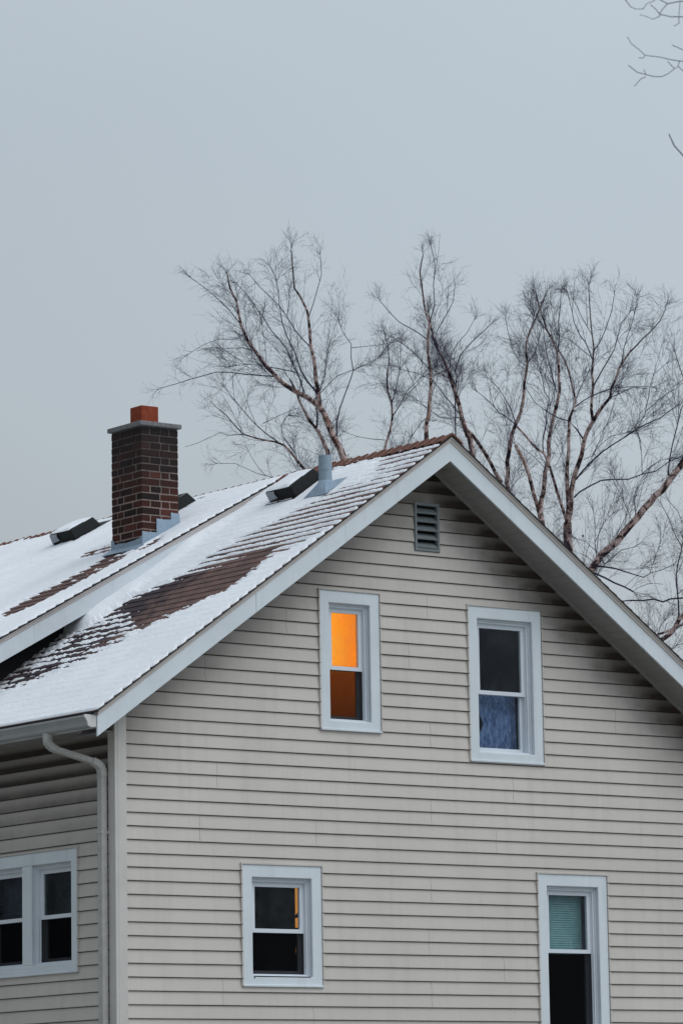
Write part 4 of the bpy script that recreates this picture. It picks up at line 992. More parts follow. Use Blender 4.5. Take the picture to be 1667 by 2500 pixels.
TREES = {
 'A': [
  [(14.88,16.70,11.30,0.0602),(14.81,16.72,11.49,0.0549),(14.75,16.74,11.63,0.0510),(14.66,16.78,11.84,0.0475),(14.55,16.82,12.09,0.0442),(14.39,16.92,12.21,0.0410),(14.26,17.01,12.28,0.0380),(14.12,17.10,12.40,0.0351),(14.02,17.16,12.52,0.0323),(13.92,17.21,12.66,0.0295),(13.78,17.29,12.87,0.0268),(13.65,17.34,13.10,0.0241),(13.60,17.36,13.24,0.0215),(13.56,17.36,13.43,0.0190),(13.53,17.36,13.56,0.0164),(13.45,17.40,13.75,0.0139),(13.41,17.40,13.94,0.0115)],
  [(13.60,17.36,13.24,0.0115),(13.49,17.50,13.47,0.0096),(13.40,17.61,13.62,0.0082),(13.26,17.78,13.82,0.0070),(13.15,17.91,13.95,0.0058)],
  [(14.55,16.82,12.09,0.0373),(14.53,16.81,12.30,0.0328),(14.48,16.81,12.58,0.0294),(14.42,16.82,12.90,0.0264),(14.39,16.81,13.14,0.0235),(14.37,16.80,13.34,0.0208),(14.35,16.81,13.44,0.0183),(14.25,16.85,13.63,0.0158),(14.19,16.88,13.74,0.0133),(14.16,16.87,14.02,0.0110),(14.13,16.86,14.28,0.0086)],
  [(14.37,16.80,13.34,0.0115),(14.36,16.68,13.49,0.0096),(14.33,16.52,13.69,0.0082),(14.30,16.39,13.85,0.0069),(14.19,16.26,14.10,0.0057)],
  [(14.42,16.82,12.90,0.0115),(14.31,17.02,13.16,0.0101),(14.26,17.14,13.37,0.0091),(14.20,17.26,13.55,0.0082),(14.13,17.39,13.71,0.0074),(14.05,17.53,13.87,0.0066),(13.98,17.66,14.05,0.0058)],
  [(14.82,17.01,11.49,0.0346),(14.76,17.04,11.65,0.0291),(14.70,17.08,11.79,0.0250),(14.60,17.14,11.96,0.0213),(14.49,17.21,12.20,0.0179),(14.43,17.24,12.38,0.0147),(14.37,17.28,12.53,0.0115)],
  [(14.69,17.09,11.79,0.0202),(14.68,17.05,12.00,0.0166),(14.65,17.04,12.09,0.0139),(14.63,17.02,12.25,0.0115)],
  [(14.54,16.81,12.23,0.0201),(14.40,16.89,12.42,0.0176),(14.32,16.93,12.58,0.0158),(14.23,16.96,12.86,0.0141),(14.15,17.00,13.05,0.0126),(14.08,17.02,13.23,0.0111),(14.03,17.02,13.46,0.0097),(14.00,17.01,13.70,0.0084),(13.97,17.01,13.86,0.0070),(13.91,17.04,14.02,0.0057)],
  [(14.37,16.93,12.26,0.0172),(14.23,16.85,12.46,0.0150),(14.05,16.79,12.67,0.0134),(13.92,16.72,12.83,0.0119),(13.65,16.70,13.04,0.0105),(13.48,16.65,13.20,0.0092),(13.30,16.62,13.36,0.0080),(13.16,16.59,13.48,0.0068),(12.98,16.57,13.61,0.0056)],
  [(14.03,17.16,12.51,0.0144),(13.87,17.22,12.51,0.0127),(13.66,17.32,12.53,0.0115),(13.44,17.41,12.55,0.0104),(13.27,17.49,12.55,0.0094),(13.12,17.56,12.50,0.0084),(12.95,17.64,12.44,0.0075),(12.76,17.74,12.37,0.0066),(12.60,17.82,12.32,0.0057)],
  [(14.17,16.84,12.53,0.0114),(14.01,17.02,12.59,0.0096),(13.86,17.20,12.65,0.0082),(13.74,17.35,12.69,0.0069),(13.62,17.50,12.68,0.0057)],
  [(13.65,17.34,13.10,0.0086),(13.56,17.49,13.05,0.0072),(13.43,17.67,13.06,0.0062),(13.29,17.88,12.99,0.0052),(13.18,18.05,12.89,0.0043)],
  [(13.78,17.29,12.87,0.0086),(13.66,17.39,12.92,0.0072),(13.49,17.55,12.92,0.0061),(13.33,17.70,12.94,0.0052),(13.18,17.85,12.90,0.0043)],
  [(14.09,16.57,11.10,0.0227),(13.99,16.56,11.18,0.0197),(13.83,16.52,11.32,0.0175),(13.71,16.51,11.40,0.0156),(13.56,16.53,11.44,0.0137),(13.28,16.57,11.47,0.0120),(13.07,16.59,11.51,0.0103),(12.95,16.58,11.60,0.0087),(12.77,16.55,11.74,0.0071),(12.60,16.54,11.83,0.0056)],
  [(13.07,16.59,11.51,0.0084),(12.90,16.66,11.49,0.0073),(12.76,16.70,11.52,0.0064),(12.63,16.75,11.45,0.0056),(12.46,16.83,11.36,0.0049),(12.31,16.89,11.31,0.0042)],
  [(13.61,16.52,11.44,0.0113),(13.52,16.67,11.57,0.0098),(13.44,16.83,11.73,0.0086),(13.37,17.00,11.93,0.0076),(13.31,17.12,12.09,0.0066),(13.25,17.27,12.29,0.0057)],
  [(14.63,17.68,11.09,0.0087),(14.54,17.70,11.16,0.0073),(14.18,17.85,11.25,0.0062),(13.89,17.96,11.38,0.0052),(13.67,18.05,11.37,0.0043)],
  [(14.77,16.73,11.65,0.0143),(14.76,16.71,11.83,0.0129),(14.78,16.66,12.04,0.0118),(14.82,16.60,12.22,0.0108),(14.88,16.53,12.45,0.0099),(14.90,16.49,12.57,0.0090),(14.87,16.49,12.75,0.0081),(14.86,16.47,12.94,0.0073),(14.76,16.52,13.10,0.0065),(14.71,16.54,13.24,0.0057)],
  [(14.90,16.49,12.57,0.0072),(14.98,16.37,12.63,0.0060),(15.05,16.27,12.64,0.0051),(15.11,16.16,12.72,0.0043)],
  [(14.86,16.48,12.89,0.0086),(15.01,16.41,12.91,0.0068),(15.22,16.30,12.94,0.0055),(15.36,16.22,12.97,0.0043)],
  [(13.50,16.72,11.72,0.0085),(13.74,16.65,11.85,0.0067),(13.97,16.58,11.95,0.0054),(14.04,16.56,11.95,0.0043)],
  [(13.90,16.51,11.30,0.0085),(13.71,16.55,11.53,0.0067),(13.67,16.52,11.68,0.0054),(13.71,16.45,11.79,0.0042)],
  [(14.54,16.80,12.30,0.0086),(14.54,16.68,12.47,0.0074),(14.49,16.57,12.68,0.0065),(14.46,16.45,12.89,0.0057)],
  [(14.47,16.87,12.16,0.0086),(14.55,16.74,12.29,0.0074),(14.66,16.54,12.48,0.0065),(14.78,16.39,12.54,0.0057)],
 ],
 'B': [
  [(17.11,18.70,11.95,0.0242),(17.13,18.68,12.09,0.0210),(17.17,18.63,12.26,0.0187),(17.19,18.61,12.46,0.0166),(17.18,18.60,12.66,0.0147),(17.12,18.63,12.88,0.0129),(17.12,18.62,13.10,0.0111),(17.14,18.59,13.27,0.0094),(17.12,18.59,13.52,0.0077),(17.07,18.61,13.72,0.0061)],
  [(17.18,18.60,12.66,0.0121),(17.23,18.57,12.85,0.0101),(17.28,18.54,13.10,0.0086),(17.31,18.53,13.40,0.0073),(17.31,18.53,13.55,0.0061)],
  [(17.19,18.61,12.46,0.0121),(17.25,18.47,12.64,0.0096),(17.28,18.36,12.82,0.0077),(17.41,18.16,13.00,0.0060)],
  [(17.11,18.69,12.12,0.0091),(16.94,18.81,12.14,0.0072),(16.79,18.90,12.17,0.0058),(16.67,18.98,12.22,0.0045)],
  [(17.41,18.09,12.05,0.0391),(17.40,18.05,12.26,0.0346),(17.40,17.99,12.55,0.0314),(17.40,17.93,12.84,0.0284),(17.37,17.91,13.07,0.0257),(17.34,17.89,13.28,0.0231),(17.30,17.87,13.51,0.0206),(17.30,17.82,13.74,0.0181),(17.22,17.83,14.00,0.0158),(17.18,17.81,14.24,0.0135),(17.13,17.80,14.47,0.0112),(17.15,17.74,14.73,0.0090)],
  [(17.30,17.82,13.74,0.0120),(17.27,17.64,13.98,0.0100),(17.15,17.51,14.24,0.0085),(17.07,17.36,14.50,0.0072),(16.93,17.26,14.73,0.0060)],
  [(17.30,17.87,13.51,0.0120),(17.05,17.88,13.63,0.0100),(16.80,17.90,13.73,0.0085),(16.61,17.89,13.86,0.0072),(16.46,17.87,13.98,0.0060)],
  [(18.40,18.24,11.96,0.0486),(18.33,18.27,12.23,0.0417),(18.25,18.31,12.53,0.0366),(18.17,18.34,12.83,0.0320),(18.08,18.37,13.16,0.0277),(18.01,18.41,13.38,0.0236),(17.90,18.46,13.62,0.0197),(17.85,18.48,13.83,0.0159),(17.82,18.49,14.04,0.0122)],
  [(18.08,18.37,13.16,0.0122),(18.13,18.37,13.44,0.0102),(18.23,18.34,13.63,0.0087),(18.37,18.28,13.79,0.0074),(18.46,18.24,13.97,0.0061)],
  [(18.17,18.34,12.83,0.0122),(18.18,18.30,13.10,0.0105),(18.15,18.31,13.22,0.0093),(18.22,18.24,13.46,0.0081),(18.41,18.09,13.70,0.0071),(18.55,17.97,13.87,0.0061)],
  [(18.04,17.14,11.35,0.0328),(17.78,17.08,11.62,0.0297),(17.56,17.04,11.83,0.0275),(17.43,17.01,11.96,0.0255),(17.32,17.01,12.04,0.0237)],
  [(18.25,18.31,12.53,0.0122),(18.13,18.54,12.86,0.0102),(18.05,18.71,13.10,0.0087),(17.92,18.93,13.24,0.0074),(17.80,19.13,13.32,0.0061)],
  [(17.37,17.93,12.96,0.0090),(17.50,17.87,13.02,0.0078),(17.61,17.82,13.09,0.0068),(17.75,17.75,13.18,0.0060)],
  [(17.76,19.05,12.12,0.0092),(17.90,19.03,12.34,0.0079),(18.03,19.01,12.50,0.0070),(18.13,18.99,12.60,0.0061)],
  [(18.22,18.33,12.51,0.0091),(17.98,18.46,12.50,0.0079),(17.81,18.52,12.62,0.0069),(17.67,18.57,12.73,0.0061)],
  [(17.37,17.91,13.07,0.0090),(17.23,18.08,13.33,0.0078),(17.13,18.19,13.46,0.0069),(17.01,18.32,13.59,0.0060)],
  [(18.01,18.41,13.38,0.0091),(17.94,18.50,13.72,0.0081),(18.05,18.45,13.97,0.0074),(18.20,18.38,14.27,0.0067),(18.24,18.38,14.52,0.0061)],
 ],
 'C': [
  [(17.83,15.96,10.36,0.0584),(17.80,15.95,10.58,0.0517),(17.78,15.95,10.70,0.0467)],
  [(17.78,15.95,10.70,0.0438),(17.77,15.91,10.86,0.0402),(17.77,15.86,11.01,0.0375),(17.75,15.78,11.27,0.0350),(17.75,15.70,11.49,0.0327),(17.72,15.67,11.67,0.0306),(17.72,15.60,11.88,0.0285),(17.73,15.53,12.06,0.0265),(17.74,15.45,12.24,0.0246),(17.74,15.40,12.40,0.0227),(17.71,15.37,12.56,0.0208),(17.66,15.32,12.79,0.0190),(17.64,15.30,12.91,0.0172),(17.55,15.30,13.08,0.0155),(17.45,15.32,13.25,0.0137),(17.36,15.31,13.45,0.0120),(17.31,15.30,13.58,0.0104),(17.26,15.29,13.72,0.0087)],
  [(17.64,15.30,12.91,0.0116),(17.58,15.19,13.11,0.0097),(17.50,15.10,13.31,0.0083),(17.45,15.00,13.47,0.0070),(17.39,14.90,13.67,0.0058)],
  [(17.71,15.44,12.37,0.0116),(17.64,15.47,12.70,0.0097),(17.60,15.49,12.89,0.0083),(17.57,15.50,13.08,0.0070),(17.55,15.50,13.28,0.0058)],
  [(17.78,15.96,10.65,0.0321),(17.72,15.95,10.78,0.0307),(17.63,15.92,11.00,0.0297),(17.54,15.90,11.23,0.0287),(17.45,15.89,11.41,0.0278),(17.36,15.89,11.57,0.0270),(17.31,15.90,11.64,0.0262)],
  [(17.78,16.73,10.95,0.0413),(17.78,16.70,11.13,0.0378),(17.77,16.66,11.40,0.0352),(17.76,16.61,11.70,0.0328),(17.78,16.55,11.93,0.0306),(17.82,16.49,12.10,0.0285),(17.86,16.43,12.27,0.0265),(17.88,16.38,12.47,0.0246),(17.87,16.35,12.65,0.0227),(17.88,16.31,12.84,0.0208),(17.89,16.28,12.97,0.0190),(17.85,16.28,13.10,0.0173),(17.85,16.26,13.25,0.0155),(17.88,16.21,13.41,0.0138),(17.94,16.12,13.60,0.0122),(17.99,16.05,13.82,0.0105),(18.03,16.00,13.94,0.0089)],
  [(17.89,16.28,12.97,0.0118),(17.94,16.19,13.08,0.0099),(17.95,16.12,13.21,0.0084),(17.95,16.04,13.38,0.0071),(17.96,15.96,13.54,0.0059)],
  [(17.90,16.29,12.90,0.0089),(17.76,16.30,12.96,0.0079),(17.62,16.28,13.11,0.0071),(17.49,16.21,13.31,0.0065),(17.38,16.14,13.51,0.0059)],
  [(17.81,16.50,12.12,0.0148),(17.76,16.54,12.33,0.0119),(17.69,16.61,12.50,0.0097),(17.64,16.65,12.61,0.0077),(17.57,16.72,12.73,0.0059)],
  [(17.79,16.51,12.10,0.0118),(17.66,16.53,12.19,0.0099),(17.55,16.55,12.24,0.0084),(17.39,16.56,12.38,0.0071),(17.21,16.58,12.50,0.0059)],
  [(17.69,15.74,11.53,0.0117),(17.74,15.80,11.80,0.0105),(17.81,15.81,11.96,0.0096),(17.85,15.85,12.14,0.0087),(17.93,15.87,12.36,0.0080),(17.91,15.94,12.47,0.0073),(17.93,16.01,12.69,0.0066),(17.93,16.11,12.94,0.0059)],
  [(17.79,15.74,11.30,0.0058),(17.71,15.77,11.35,0.0054),(17.59,15.82,11.48,0.0050),(17.47,15.87,11.58,0.0047),(17.35,15.92,11.69,0.0044)],
 ],
 'E': [
  [(16.22,13.50,9.68,0.0720),(16.21,13.48,9.79,0.0674),(16.19,13.45,9.93,0.0639),(16.17,13.42,10.10,0.0609)],
  [(16.17,13.42,10.10,0.0470),(16.19,13.39,10.30,0.0434),(16.20,13.36,10.52,0.0407),(16.22,13.32,10.71,0.0383),(16.27,13.27,10.90,0.0361),(16.31,13.23,11.03,0.0339),(16.32,13.20,11.22,0.0318),(16.36,13.16,11.35,0.0299),(16.41,13.12,11.47,0.0279),(16.46,13.07,11.57,0.0260),(16.52,13.02,11.68,0.0242),(16.59,12.96,11.79,0.0223),(16.59,12.95,11.89,0.0206),(16.64,12.90,12.04,0.0188),(16.67,12.86,12.17,0.0171),(16.72,12.82,12.27,0.0154),(16.78,12.76,12.39,0.0137),(16.86,12.70,12.49,0.0120),(16.93,12.64,12.58,0.0104),(17.01,12.57,12.68,0.0088),(17.11,12.49,12.82,0.0072),(17.16,12.44,12.96,0.0056)],
  [(16.17,13.42,10.10,0.0360),(16.15,13.38,10.33,0.0324),(16.13,13.36,10.51,0.0298),(16.10,13.32,10.81,0.0274),(16.10,13.27,11.05,0.0252),(16.07,13.22,11.35,0.0231),(16.06,13.20,11.47,0.0210),(16.08,13.16,11.58,0.0191),(16.10,13.11,11.72,0.0172),(16.06,13.11,11.86,0.0153),(16.02,13.10,12.02,0.0135),(15.98,13.11,12.16,0.0118),(15.91,13.12,12.30,0.0100),(15.86,13.14,12.39,0.0083)],
  [(16.19,13.43,10.02,0.0249),(16.18,13.51,10.25,0.0230),(16.16,13.62,10.55,0.0217),(16.16,13.69,10.78,0.0204),(16.14,13.77,10.97,0.0192),(16.12,13.83,11.10,0.0181),(16.07,13.92,11.19,0.0171),(16.02,14.00,11.30,0.0160),(15.97,14.09,11.42,0.0150),(15.93,14.16,11.51,0.0140)],
  [(16.10,13.11,11.72,0.0111),(16.14,13.05,11.89,0.0088),(16.19,12.98,12.04,0.0071),(16.24,12.91,12.20,0.0055)],
  [(16.10,13.14,11.63,0.0111),(16.16,13.00,11.71,0.0097),(16.22,12.88,11.77,0.0087),(16.30,12.73,11.81,0.0079),(16.36,12.62,11.84,0.0070),(16.47,12.44,11.84,0.0062),(16.65,12.17,11.81,0.0055)],
  [(16.31,13.21,11.22,0.0166),(16.27,13.31,11.38,0.0140),(16.22,13.41,11.50,0.0121),(16.14,13.54,11.56,0.0103),(16.06,13.68,11.66,0.0087),(15.98,13.83,11.80,0.0071),(15.93,13.95,12.02,0.0056)],
  [(16.41,13.12,11.47,0.0249),(16.40,13.14,11.64,0.0219),(16.42,13.15,11.79,0.0196),(16.45,13.15,11.94,0.0176),(16.47,13.18,12.20,0.0157),(16.49,13.18,12.35,0.0139),(16.52,13.19,12.49,0.0121),(16.52,13.22,12.70,0.0104),(16.52,13.25,12.96,0.0088),(16.54,13.28,13.21,0.0072),(16.55,13.30,13.38,0.0056)],
  [(16.49,13.19,12.34,0.0111),(16.39,13.20,12.56,0.0096),(16.31,13.23,12.67,0.0085),(16.23,13.24,12.82,0.0074),(16.18,13.23,12.98,0.0065),(16.11,13.22,13.21,0.0056)],
  [(16.52,13.21,12.67,0.0084),(16.47,13.29,12.84,0.0072),(16.43,13.36,13.01,0.0064),(16.39,13.43,13.19,0.0056)],
  [(16.50,13.19,12.44,0.0111),(16.56,13.10,12.59,0.0093),(16.60,13.02,12.76,0.0079),(16.64,12.94,12.98,0.0067),(16.64,12.88,13.18,0.0056)],
  [(16.45,13.15,11.94,0.0139),(16.58,13.12,12.17,0.0119),(16.69,13.09,12.34,0.0105),(16.78,13.07,12.49,0.0091),(16.84,13.06,12.68,0.0079),(16.91,13.06,12.87,0.0067),(17.01,13.02,13.00,0.0056)],
  [(16.70,12.83,12.23,0.0111),(16.70,12.78,12.45,0.0093),(16.72,12.72,12.61,0.0079),(16.76,12.64,12.81,0.0067),(16.77,12.57,13.06,0.0055)],
  [(16.46,13.20,12.38,0.0084),(16.38,13.29,12.49,0.0066),(16.27,13.40,12.63,0.0053),(16.19,13.48,12.68,0.0042)],
  [(16.59,12.96,11.79,0.0083),(16.65,12.88,11.82,0.0074),(16.72,12.78,11.87,0.0067),(16.79,12.69,11.91,0.0061),(16.91,12.56,11.87,0.0055)],
  [(16.24,13.31,10.68,0.0221),(16.28,13.19,10.79,0.0199),(16.32,13.04,10.92,0.0183),(16.38,12.90,11.02,0.0168),(16.46,12.75,11.10,0.0154),(16.53,12.59,11.19,0.0141),(16.61,12.43,11.29,0.0129),(16.69,12.28,11.34,0.0116),(16.76,12.14,11.40,0.0105),(16.82,12.00,11.48,0.0093),(16.91,11.83,11.58,0.0082)],
  [(16.61,12.43,11.29,0.0082),(16.73,12.42,11.49,0.0071),(16.82,12.44,11.71,0.0063),(16.89,12.47,11.92,0.0055),(16.97,12.48,12.07,0.0048),(17.15,12.44,12.22,0.0042)],
  [(16.76,12.43,11.53,0.0083),(16.87,12.35,11.64,0.0069),(16.99,12.27,11.77,0.0059),(17.10,12.20,11.83,0.0050),(17.19,12.14,11.91,0.0041)],
  [(16.32,13.23,10.95,0.0069),(16.39,13.14,10.99,0.0060),(16.45,13.04,11.13,0.0053),(16.54,12.91,11.24,0.0047),(16.66,12.78,11.27,0.0041)],
  [(16.23,13.34,10.44,0.0180),(16.27,13.27,10.51,0.0163),(16.36,13.14,10.59,0.0151),(16.45,13.02,10.64,0.0139),(16.55,12.90,10.65,0.0129),(16.68,12.74,10.64,0.0119),(16.79,12.60,10.69,0.0109),(16.92,12.43,10.73,0.0100),(17.01,12.29,10.84,0.0091),(17.13,12.12,10.92,0.0082)],
  [(16.79,12.60,10.69,0.0083),(16.92,12.55,10.81,0.0066),(17.09,12.50,10.91,0.0053),(17.20,12.46,10.93,0.0041)],
  [(16.80,12.59,10.71,0.0069),(16.82,12.61,10.93,0.0058),(16.83,12.64,11.18,0.0049),(16.80,12.68,11.30,0.0041)],
 ],
 'D': [
  [(15.18,11.87,9.10,0.0560),(15.22,11.83,9.18,0.0549),(15.26,11.79,9.28,0.0540),(15.34,11.73,9.37,0.0532),(15.41,11.66,9.49,0.0525),(15.48,11.60,9.56,0.0518),(15.54,11.55,9.66,0.0512),(15.60,11.49,9.76,0.0506),(15.67,11.44,9.86,0.0499),(15.74,11.37,9.96,0.0493),(15.82,11.31,10.05,0.0488),(15.88,11.26,10.13,0.0482),(15.94,11.21,10.19,0.0476),(16.03,11.12,10.37,0.0471),(16.13,11.04,10.53,0.0465),(16.21,10.96,10.70,0.0460),(16.24,10.90,11.01,0.0455)],
  [(16.01,11.14,10.32,0.0160),(16.00,11.15,10.47,0.0147),(16.02,11.14,10.61,0.0136),(16.06,11.11,10.83,0.0127),(16.11,11.08,11.03,0.0119),(16.16,11.04,11.27,0.0111),(16.19,11.02,11.35,0.0103),(16.22,11.00,11.56,0.0095),(16.17,11.04,11.82,0.0088),(16.12,11.08,12.04,0.0081)],
  [(15.63,11.47,9.82,0.0080),(15.56,11.47,9.95,0.0067),(15.50,11.47,10.06,0.0057),(15.46,11.45,10.19,0.0048),(15.36,11.46,10.34,0.0040)],
  [(15.67,11.43,9.87,0.0067),(15.63,11.40,10.01,0.0056),(15.59,11.37,10.12,0.0047),(15.60,11.28,10.28,0.0040)],
  [(15.29,11.77,9.31,0.0067),(15.27,11.80,9.48,0.0058),(15.29,11.81,9.64,0.0051),(15.30,11.82,9.81,0.0046),(15.30,11.85,9.97,0.0040)],
  [(15.27,11.78,9.30,0.0067),(15.22,11.67,9.62,0.0056),(15.23,11.59,9.76,0.0047),(15.30,11.47,9.88,0.0040)],
  [(15.33,11.73,9.36,0.0067),(15.25,11.80,9.46,0.0056),(15.17,11.87,9.56,0.0047),(15.09,11.94,9.60,0.0040)],
  [(15.26,11.79,9.27,0.0080),(15.10,11.79,9.36,0.0063),(14.99,11.81,9.39,0.0051),(14.89,11.81,9.43,0.0040)],
  [(15.32,11.74,9.33,0.0107),(15.35,11.71,9.26,0.0092),(15.39,11.64,9.30,0.0081),(15.43,11.56,9.38,0.0071),(15.47,11.49,9.43,0.0062),(15.56,11.38,9.45,0.0053)],
  [(15.24,11.81,9.24,0.0173),(15.38,11.69,9.22,0.0151),(15.48,11.62,9.19,0.0134),(15.57,11.56,9.16,0.0119),(15.67,11.49,9.11,0.0104),(15.76,11.42,9.08,0.0091),(15.83,11.35,9.13,0.0078),(15.94,11.25,9.17,0.0065),(16.03,11.17,9.22,0.0053)],
  [(15.21,11.84,9.17,0.0187),(15.26,11.82,9.14,0.0172),(15.38,11.76,9.09,0.0161),(15.50,11.71,9.03,0.0151),(15.64,11.65,8.97,0.0142),(15.74,11.61,8.91,0.0134)],
  [(15.74,11.61,8.91,0.0067),(15.77,11.57,8.95,0.0058),(15.84,11.48,8.99,0.0051),(15.90,11.42,9.01,0.0046),(16.00,11.32,8.99,0.0040)],
  [(15.64,11.65,8.98,0.0067),(15.71,11.61,9.05,0.0058),(15.79,11.57,9.13,0.0051),(15.90,11.51,9.28,0.0046),(16.05,11.44,9.40,0.0040)],
 ],
 'F': [
  [(16.61,12.22,8.30,0.0353),(16.69,12.16,8.39,0.0348),(16.76,12.10,8.46,0.0344),(16.84,12.04,8.57,0.0341),(16.87,12.01,8.66,0.0338),(16.94,11.95,8.74,0.0335),(17.02,11.88,8.92,0.0332),(17.05,11.81,9.32,0.0329),(17.03,11.77,9.94,0.0327)],
  [(16.86,12.02,8.64,0.0218),(16.88,12.02,8.74,0.0195),(16.90,12.05,8.91,0.0179),(16.92,12.08,9.13,0.0164),(16.93,12.10,9.28,0.0150),(16.96,12.11,9.41,0.0137),(17.00,12.11,9.53,0.0125),(17.04,12.11,9.63,0.0112),(17.04,12.12,9.69,0.0100),(17.01,12.17,9.79,0.0089),(16.99,12.21,9.89,0.0077),(16.98,12.25,10.02,0.0066),(16.94,12.32,10.19,0.0055)],
  [(17.04,12.11,9.65,0.0109),(17.08,12.09,9.78,0.0091),(17.07,12.10,9.97,0.0078),(17.02,12.14,10.15,0.0066),(16.94,12.22,10.29,0.0055)],
  [(17.07,12.80,8.52,0.0193),(17.15,12.78,8.56,0.0178),(17.28,12.74,8.61,0.0167),(17.42,12.71,8.67,0.0157),(17.54,12.68,8.72,0.0147),(17.63,12.66,8.82,0.0138)],
  [(16.79,12.14,8.25,0.0109),(16.83,12.11,8.28,0.0100),(16.88,12.06,8.33,0.0093),(16.94,12.01,8.35,0.0087),(17.01,11.96,8.39,0.0082)],
  [(17.06,11.85,8.98,0.0190),(16.96,12.01,8.95,0.0180),(16.86,12.16,8.95,0.0173),(16.80,12.24,8.92,0.0166),(16.74,12.34,8.96,0.0160),(16.64,12.47,8.96,0.0154),(16.55,12.60,8.97,0.0148),(16.49,12.69,8.96,0.0142),(16.45,12.77,8.93,0.0137)],
  [(16.83,12.20,8.93,0.0082),(16.91,12.14,8.88,0.0066),(17.01,12.07,8.87,0.0055)],
  [(16.91,12.06,9.01,0.0068),(16.98,12.03,9.08,0.0060),(17.05,11.99,9.15,0.0055)],
  [(17.17,12.78,8.57,0.0069),(17.16,12.74,8.65,0.0053),(17.18,12.66,8.74,0.0041)],
  [(17.26,12.75,8.61,0.0069),(17.27,12.73,8.70,0.0053),(17.31,12.70,8.74,0.0041)],
 ],
 'G': [
  [(-7.51,-16.11,6.17,0.0037),(-7.60,-16.04,6.19,0.0035),(-7.65,-16.00,6.19,0.0033),(-7.67,-15.98,6.18,0.0031),(-7.69,-15.97,6.18,0.0029),(-7.71,-15.94,6.19,0.0028),(-7.75,-15.92,6.20,0.0027),(-7.80,-15.88,6.21,0.0025),(-7.82,-15.87,6.23,0.0024),(-7.85,-15.85,6.26,0.0023),(-7.86,-15.84,6.29,0.0021)],
  [(-7.69,-15.97,6.18,0.0021),(-7.69,-15.96,6.16,0.0021),(-7.70,-15.95,6.15,0.0021),(-7.72,-15.93,6.13,0.0021),(-7.74,-15.91,6.12,0.0021),(-7.77,-15.89,6.12,0.0021),(-7.79,-15.87,6.13,0.0021),(-7.82,-15.85,6.14,0.0021),(-7.85,-15.83,6.17,0.0021)],
  [(-7.80,-15.88,6.21,0.0016),(-7.80,-15.87,6.20,0.0016),(-7.82,-15.86,6.20,0.0016)],
  [(-7.79,-15.87,6.12,0.0016),(-7.81,-15.86,6.11,0.0013),(-7.83,-15.84,6.08,0.0011)],
  [(-7.79,-15.87,6.13,0.0011),(-7.80,-15.87,6.15,0.0011)],
  [(-7.70,-15.95,6.15,0.0016),(-7.73,-15.94,6.18,0.0011)],
  [(-7.69,-15.96,6.16,0.0016),(-7.67,-15.97,6.14,0.0013),(-7.65,-15.98,6.13,0.0011)],
  [(-8.01,-16.66,6.17,0.0030),(-8.10,-16.59,6.16,0.0028),(-8.15,-16.55,6.16,0.0027),(-8.18,-16.53,6.16,0.0025),(-8.21,-16.51,6.16,0.0024),(-8.25,-16.49,6.17,0.0023),(-8.26,-16.48,6.19,0.0021),(-8.28,-16.47,6.21,0.0020)],
  [(-8.25,-16.49,6.17,0.0020),(-8.24,-16.50,6.19,0.0014),(-8.23,-16.52,6.21,0.0010)],
  [(-8.24,-16.49,6.17,0.0015),(-8.25,-16.48,6.16,0.0014),(-8.27,-16.47,6.15,0.0012),(-8.29,-16.46,6.16,0.0011),(-8.31,-16.44,6.17,0.0010)],
  [(-7.86,-16.51,6.29,0.0031),(-7.98,-16.43,6.28,0.0028),(-8.05,-16.39,6.28,0.0027),(-8.09,-16.36,6.27,0.0025),(-8.11,-16.35,6.28,0.0023),(-8.12,-16.34,6.29,0.0022),(-8.15,-16.33,6.32,0.0021)],
  [(-8.05,-16.39,6.28,0.0021),(-8.05,-16.38,6.22,0.0018),(-8.05,-16.38,6.19,0.0017),(-8.06,-16.36,6.18,0.0015)],
  [(-8.12,-16.35,6.30,0.0021),(-8.14,-16.33,6.28,0.0021),(-8.16,-16.31,6.27,0.0021),(-8.17,-16.30,6.25,0.0021),(-8.19,-16.28,6.25,0.0021),(-8.21,-16.27,6.26,0.0021),(-8.23,-16.26,6.29,0.0021),(-8.24,-16.26,6.31,0.0021)],
  [(-7.49,-15.96,6.30,0.0021),(-7.55,-15.92,6.27,0.0021),(-7.59,-15.89,6.26,0.0021),(-7.61,-15.88,6.27,0.0021),(-7.64,-15.87,6.28,0.0021)],
  [(-7.09,-15.53,5.80,0.0039),(-7.18,-15.50,5.88,0.0037),(-7.21,-15.49,5.90,0.0036),(-7.24,-15.47,5.94,0.0035),(-7.28,-15.46,5.98,0.0034),(-7.31,-15.46,6.03,0.0033)],
 ],
}
make_tree('birch_tree', TREES['A'], (0, 5, 13), 2.6, 'bare birch at left behind the roof, its stems leaning left above the vent pipe', bushy=.8)
make_tree('birch_tree', TREES['B'], (0, 4, 7, 9), 3.3, 'bare birch rising right behind the gable peak', bushy=.95, tipr=.27)
make_tree('birch_tree', TREES['C'], (0, 5), 2.8, 'slender pale stemmed birch just right of the gable peak, with a broken stub', bushy=1.0)
make_tree('birch_tree', TREES['E'], (0,), 2.6, 'tall widely forked birch over the right roof slope, its limbs spreading to both sides', bushy=.95)
make_tree('birch_tree', TREES['D'], (0,), 2.4, 'birch with one thick trunk slanting up to the right edge', bushy=.9)
make_tree('birch_tree', TREES['F'], (0, 3, 4), 2.2, 'birch at the far right edge with dark limbs low over the roof', bushy=.9)
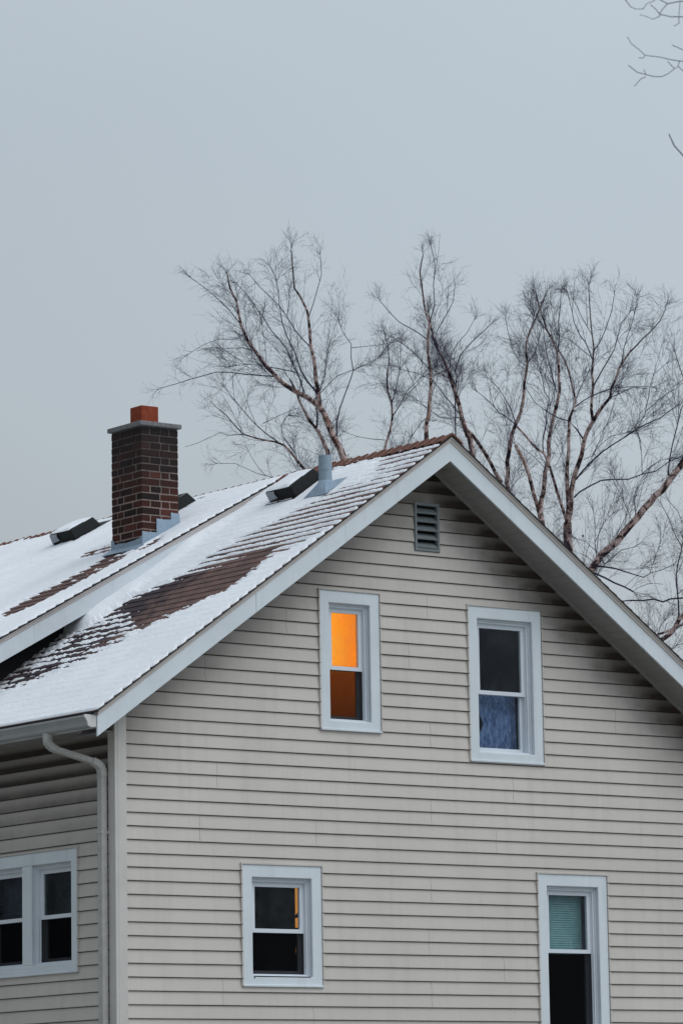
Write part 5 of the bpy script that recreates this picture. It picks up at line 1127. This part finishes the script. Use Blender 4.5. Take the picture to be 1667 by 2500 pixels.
# tree outside the frame whose twig ends hang into the top right corner
G = TREES['G']
rt = np.array([.804, -.595, 0])
tb = np.array(G[0][0][:3]) + rt * 2.6
ext = []
for k in (0, 7, 10, 13, 14):
    a = np.array(G[k][0][:3]); b = tb.copy(); b[2] = a[2] - .9
    mid_ = a * .5 + b * .5 + np.array([0, 0, .12])
    ext.append([(*b, .030), (*mid_, .018), (*a, G[k][0][3])])
trunk = [(tb[0], tb[1], 3.2, .13), (tb[0], tb[1], 4.6, .10), (tb[0] + .05, tb[1], 6.2, .07), (tb[0] + .02, tb[1] + .1, 7.6, .035), (tb[0], tb[1] + .1, 8.6, .012)]
make_tree('overhanging_tree', [trunk] + ext + G, (0,), .02, 'near tree whose thin bare branch ends hang into the top right corner', base=(tb[0], tb[1]), group=None, bushy=.0, twl=.15, branchy=.02)
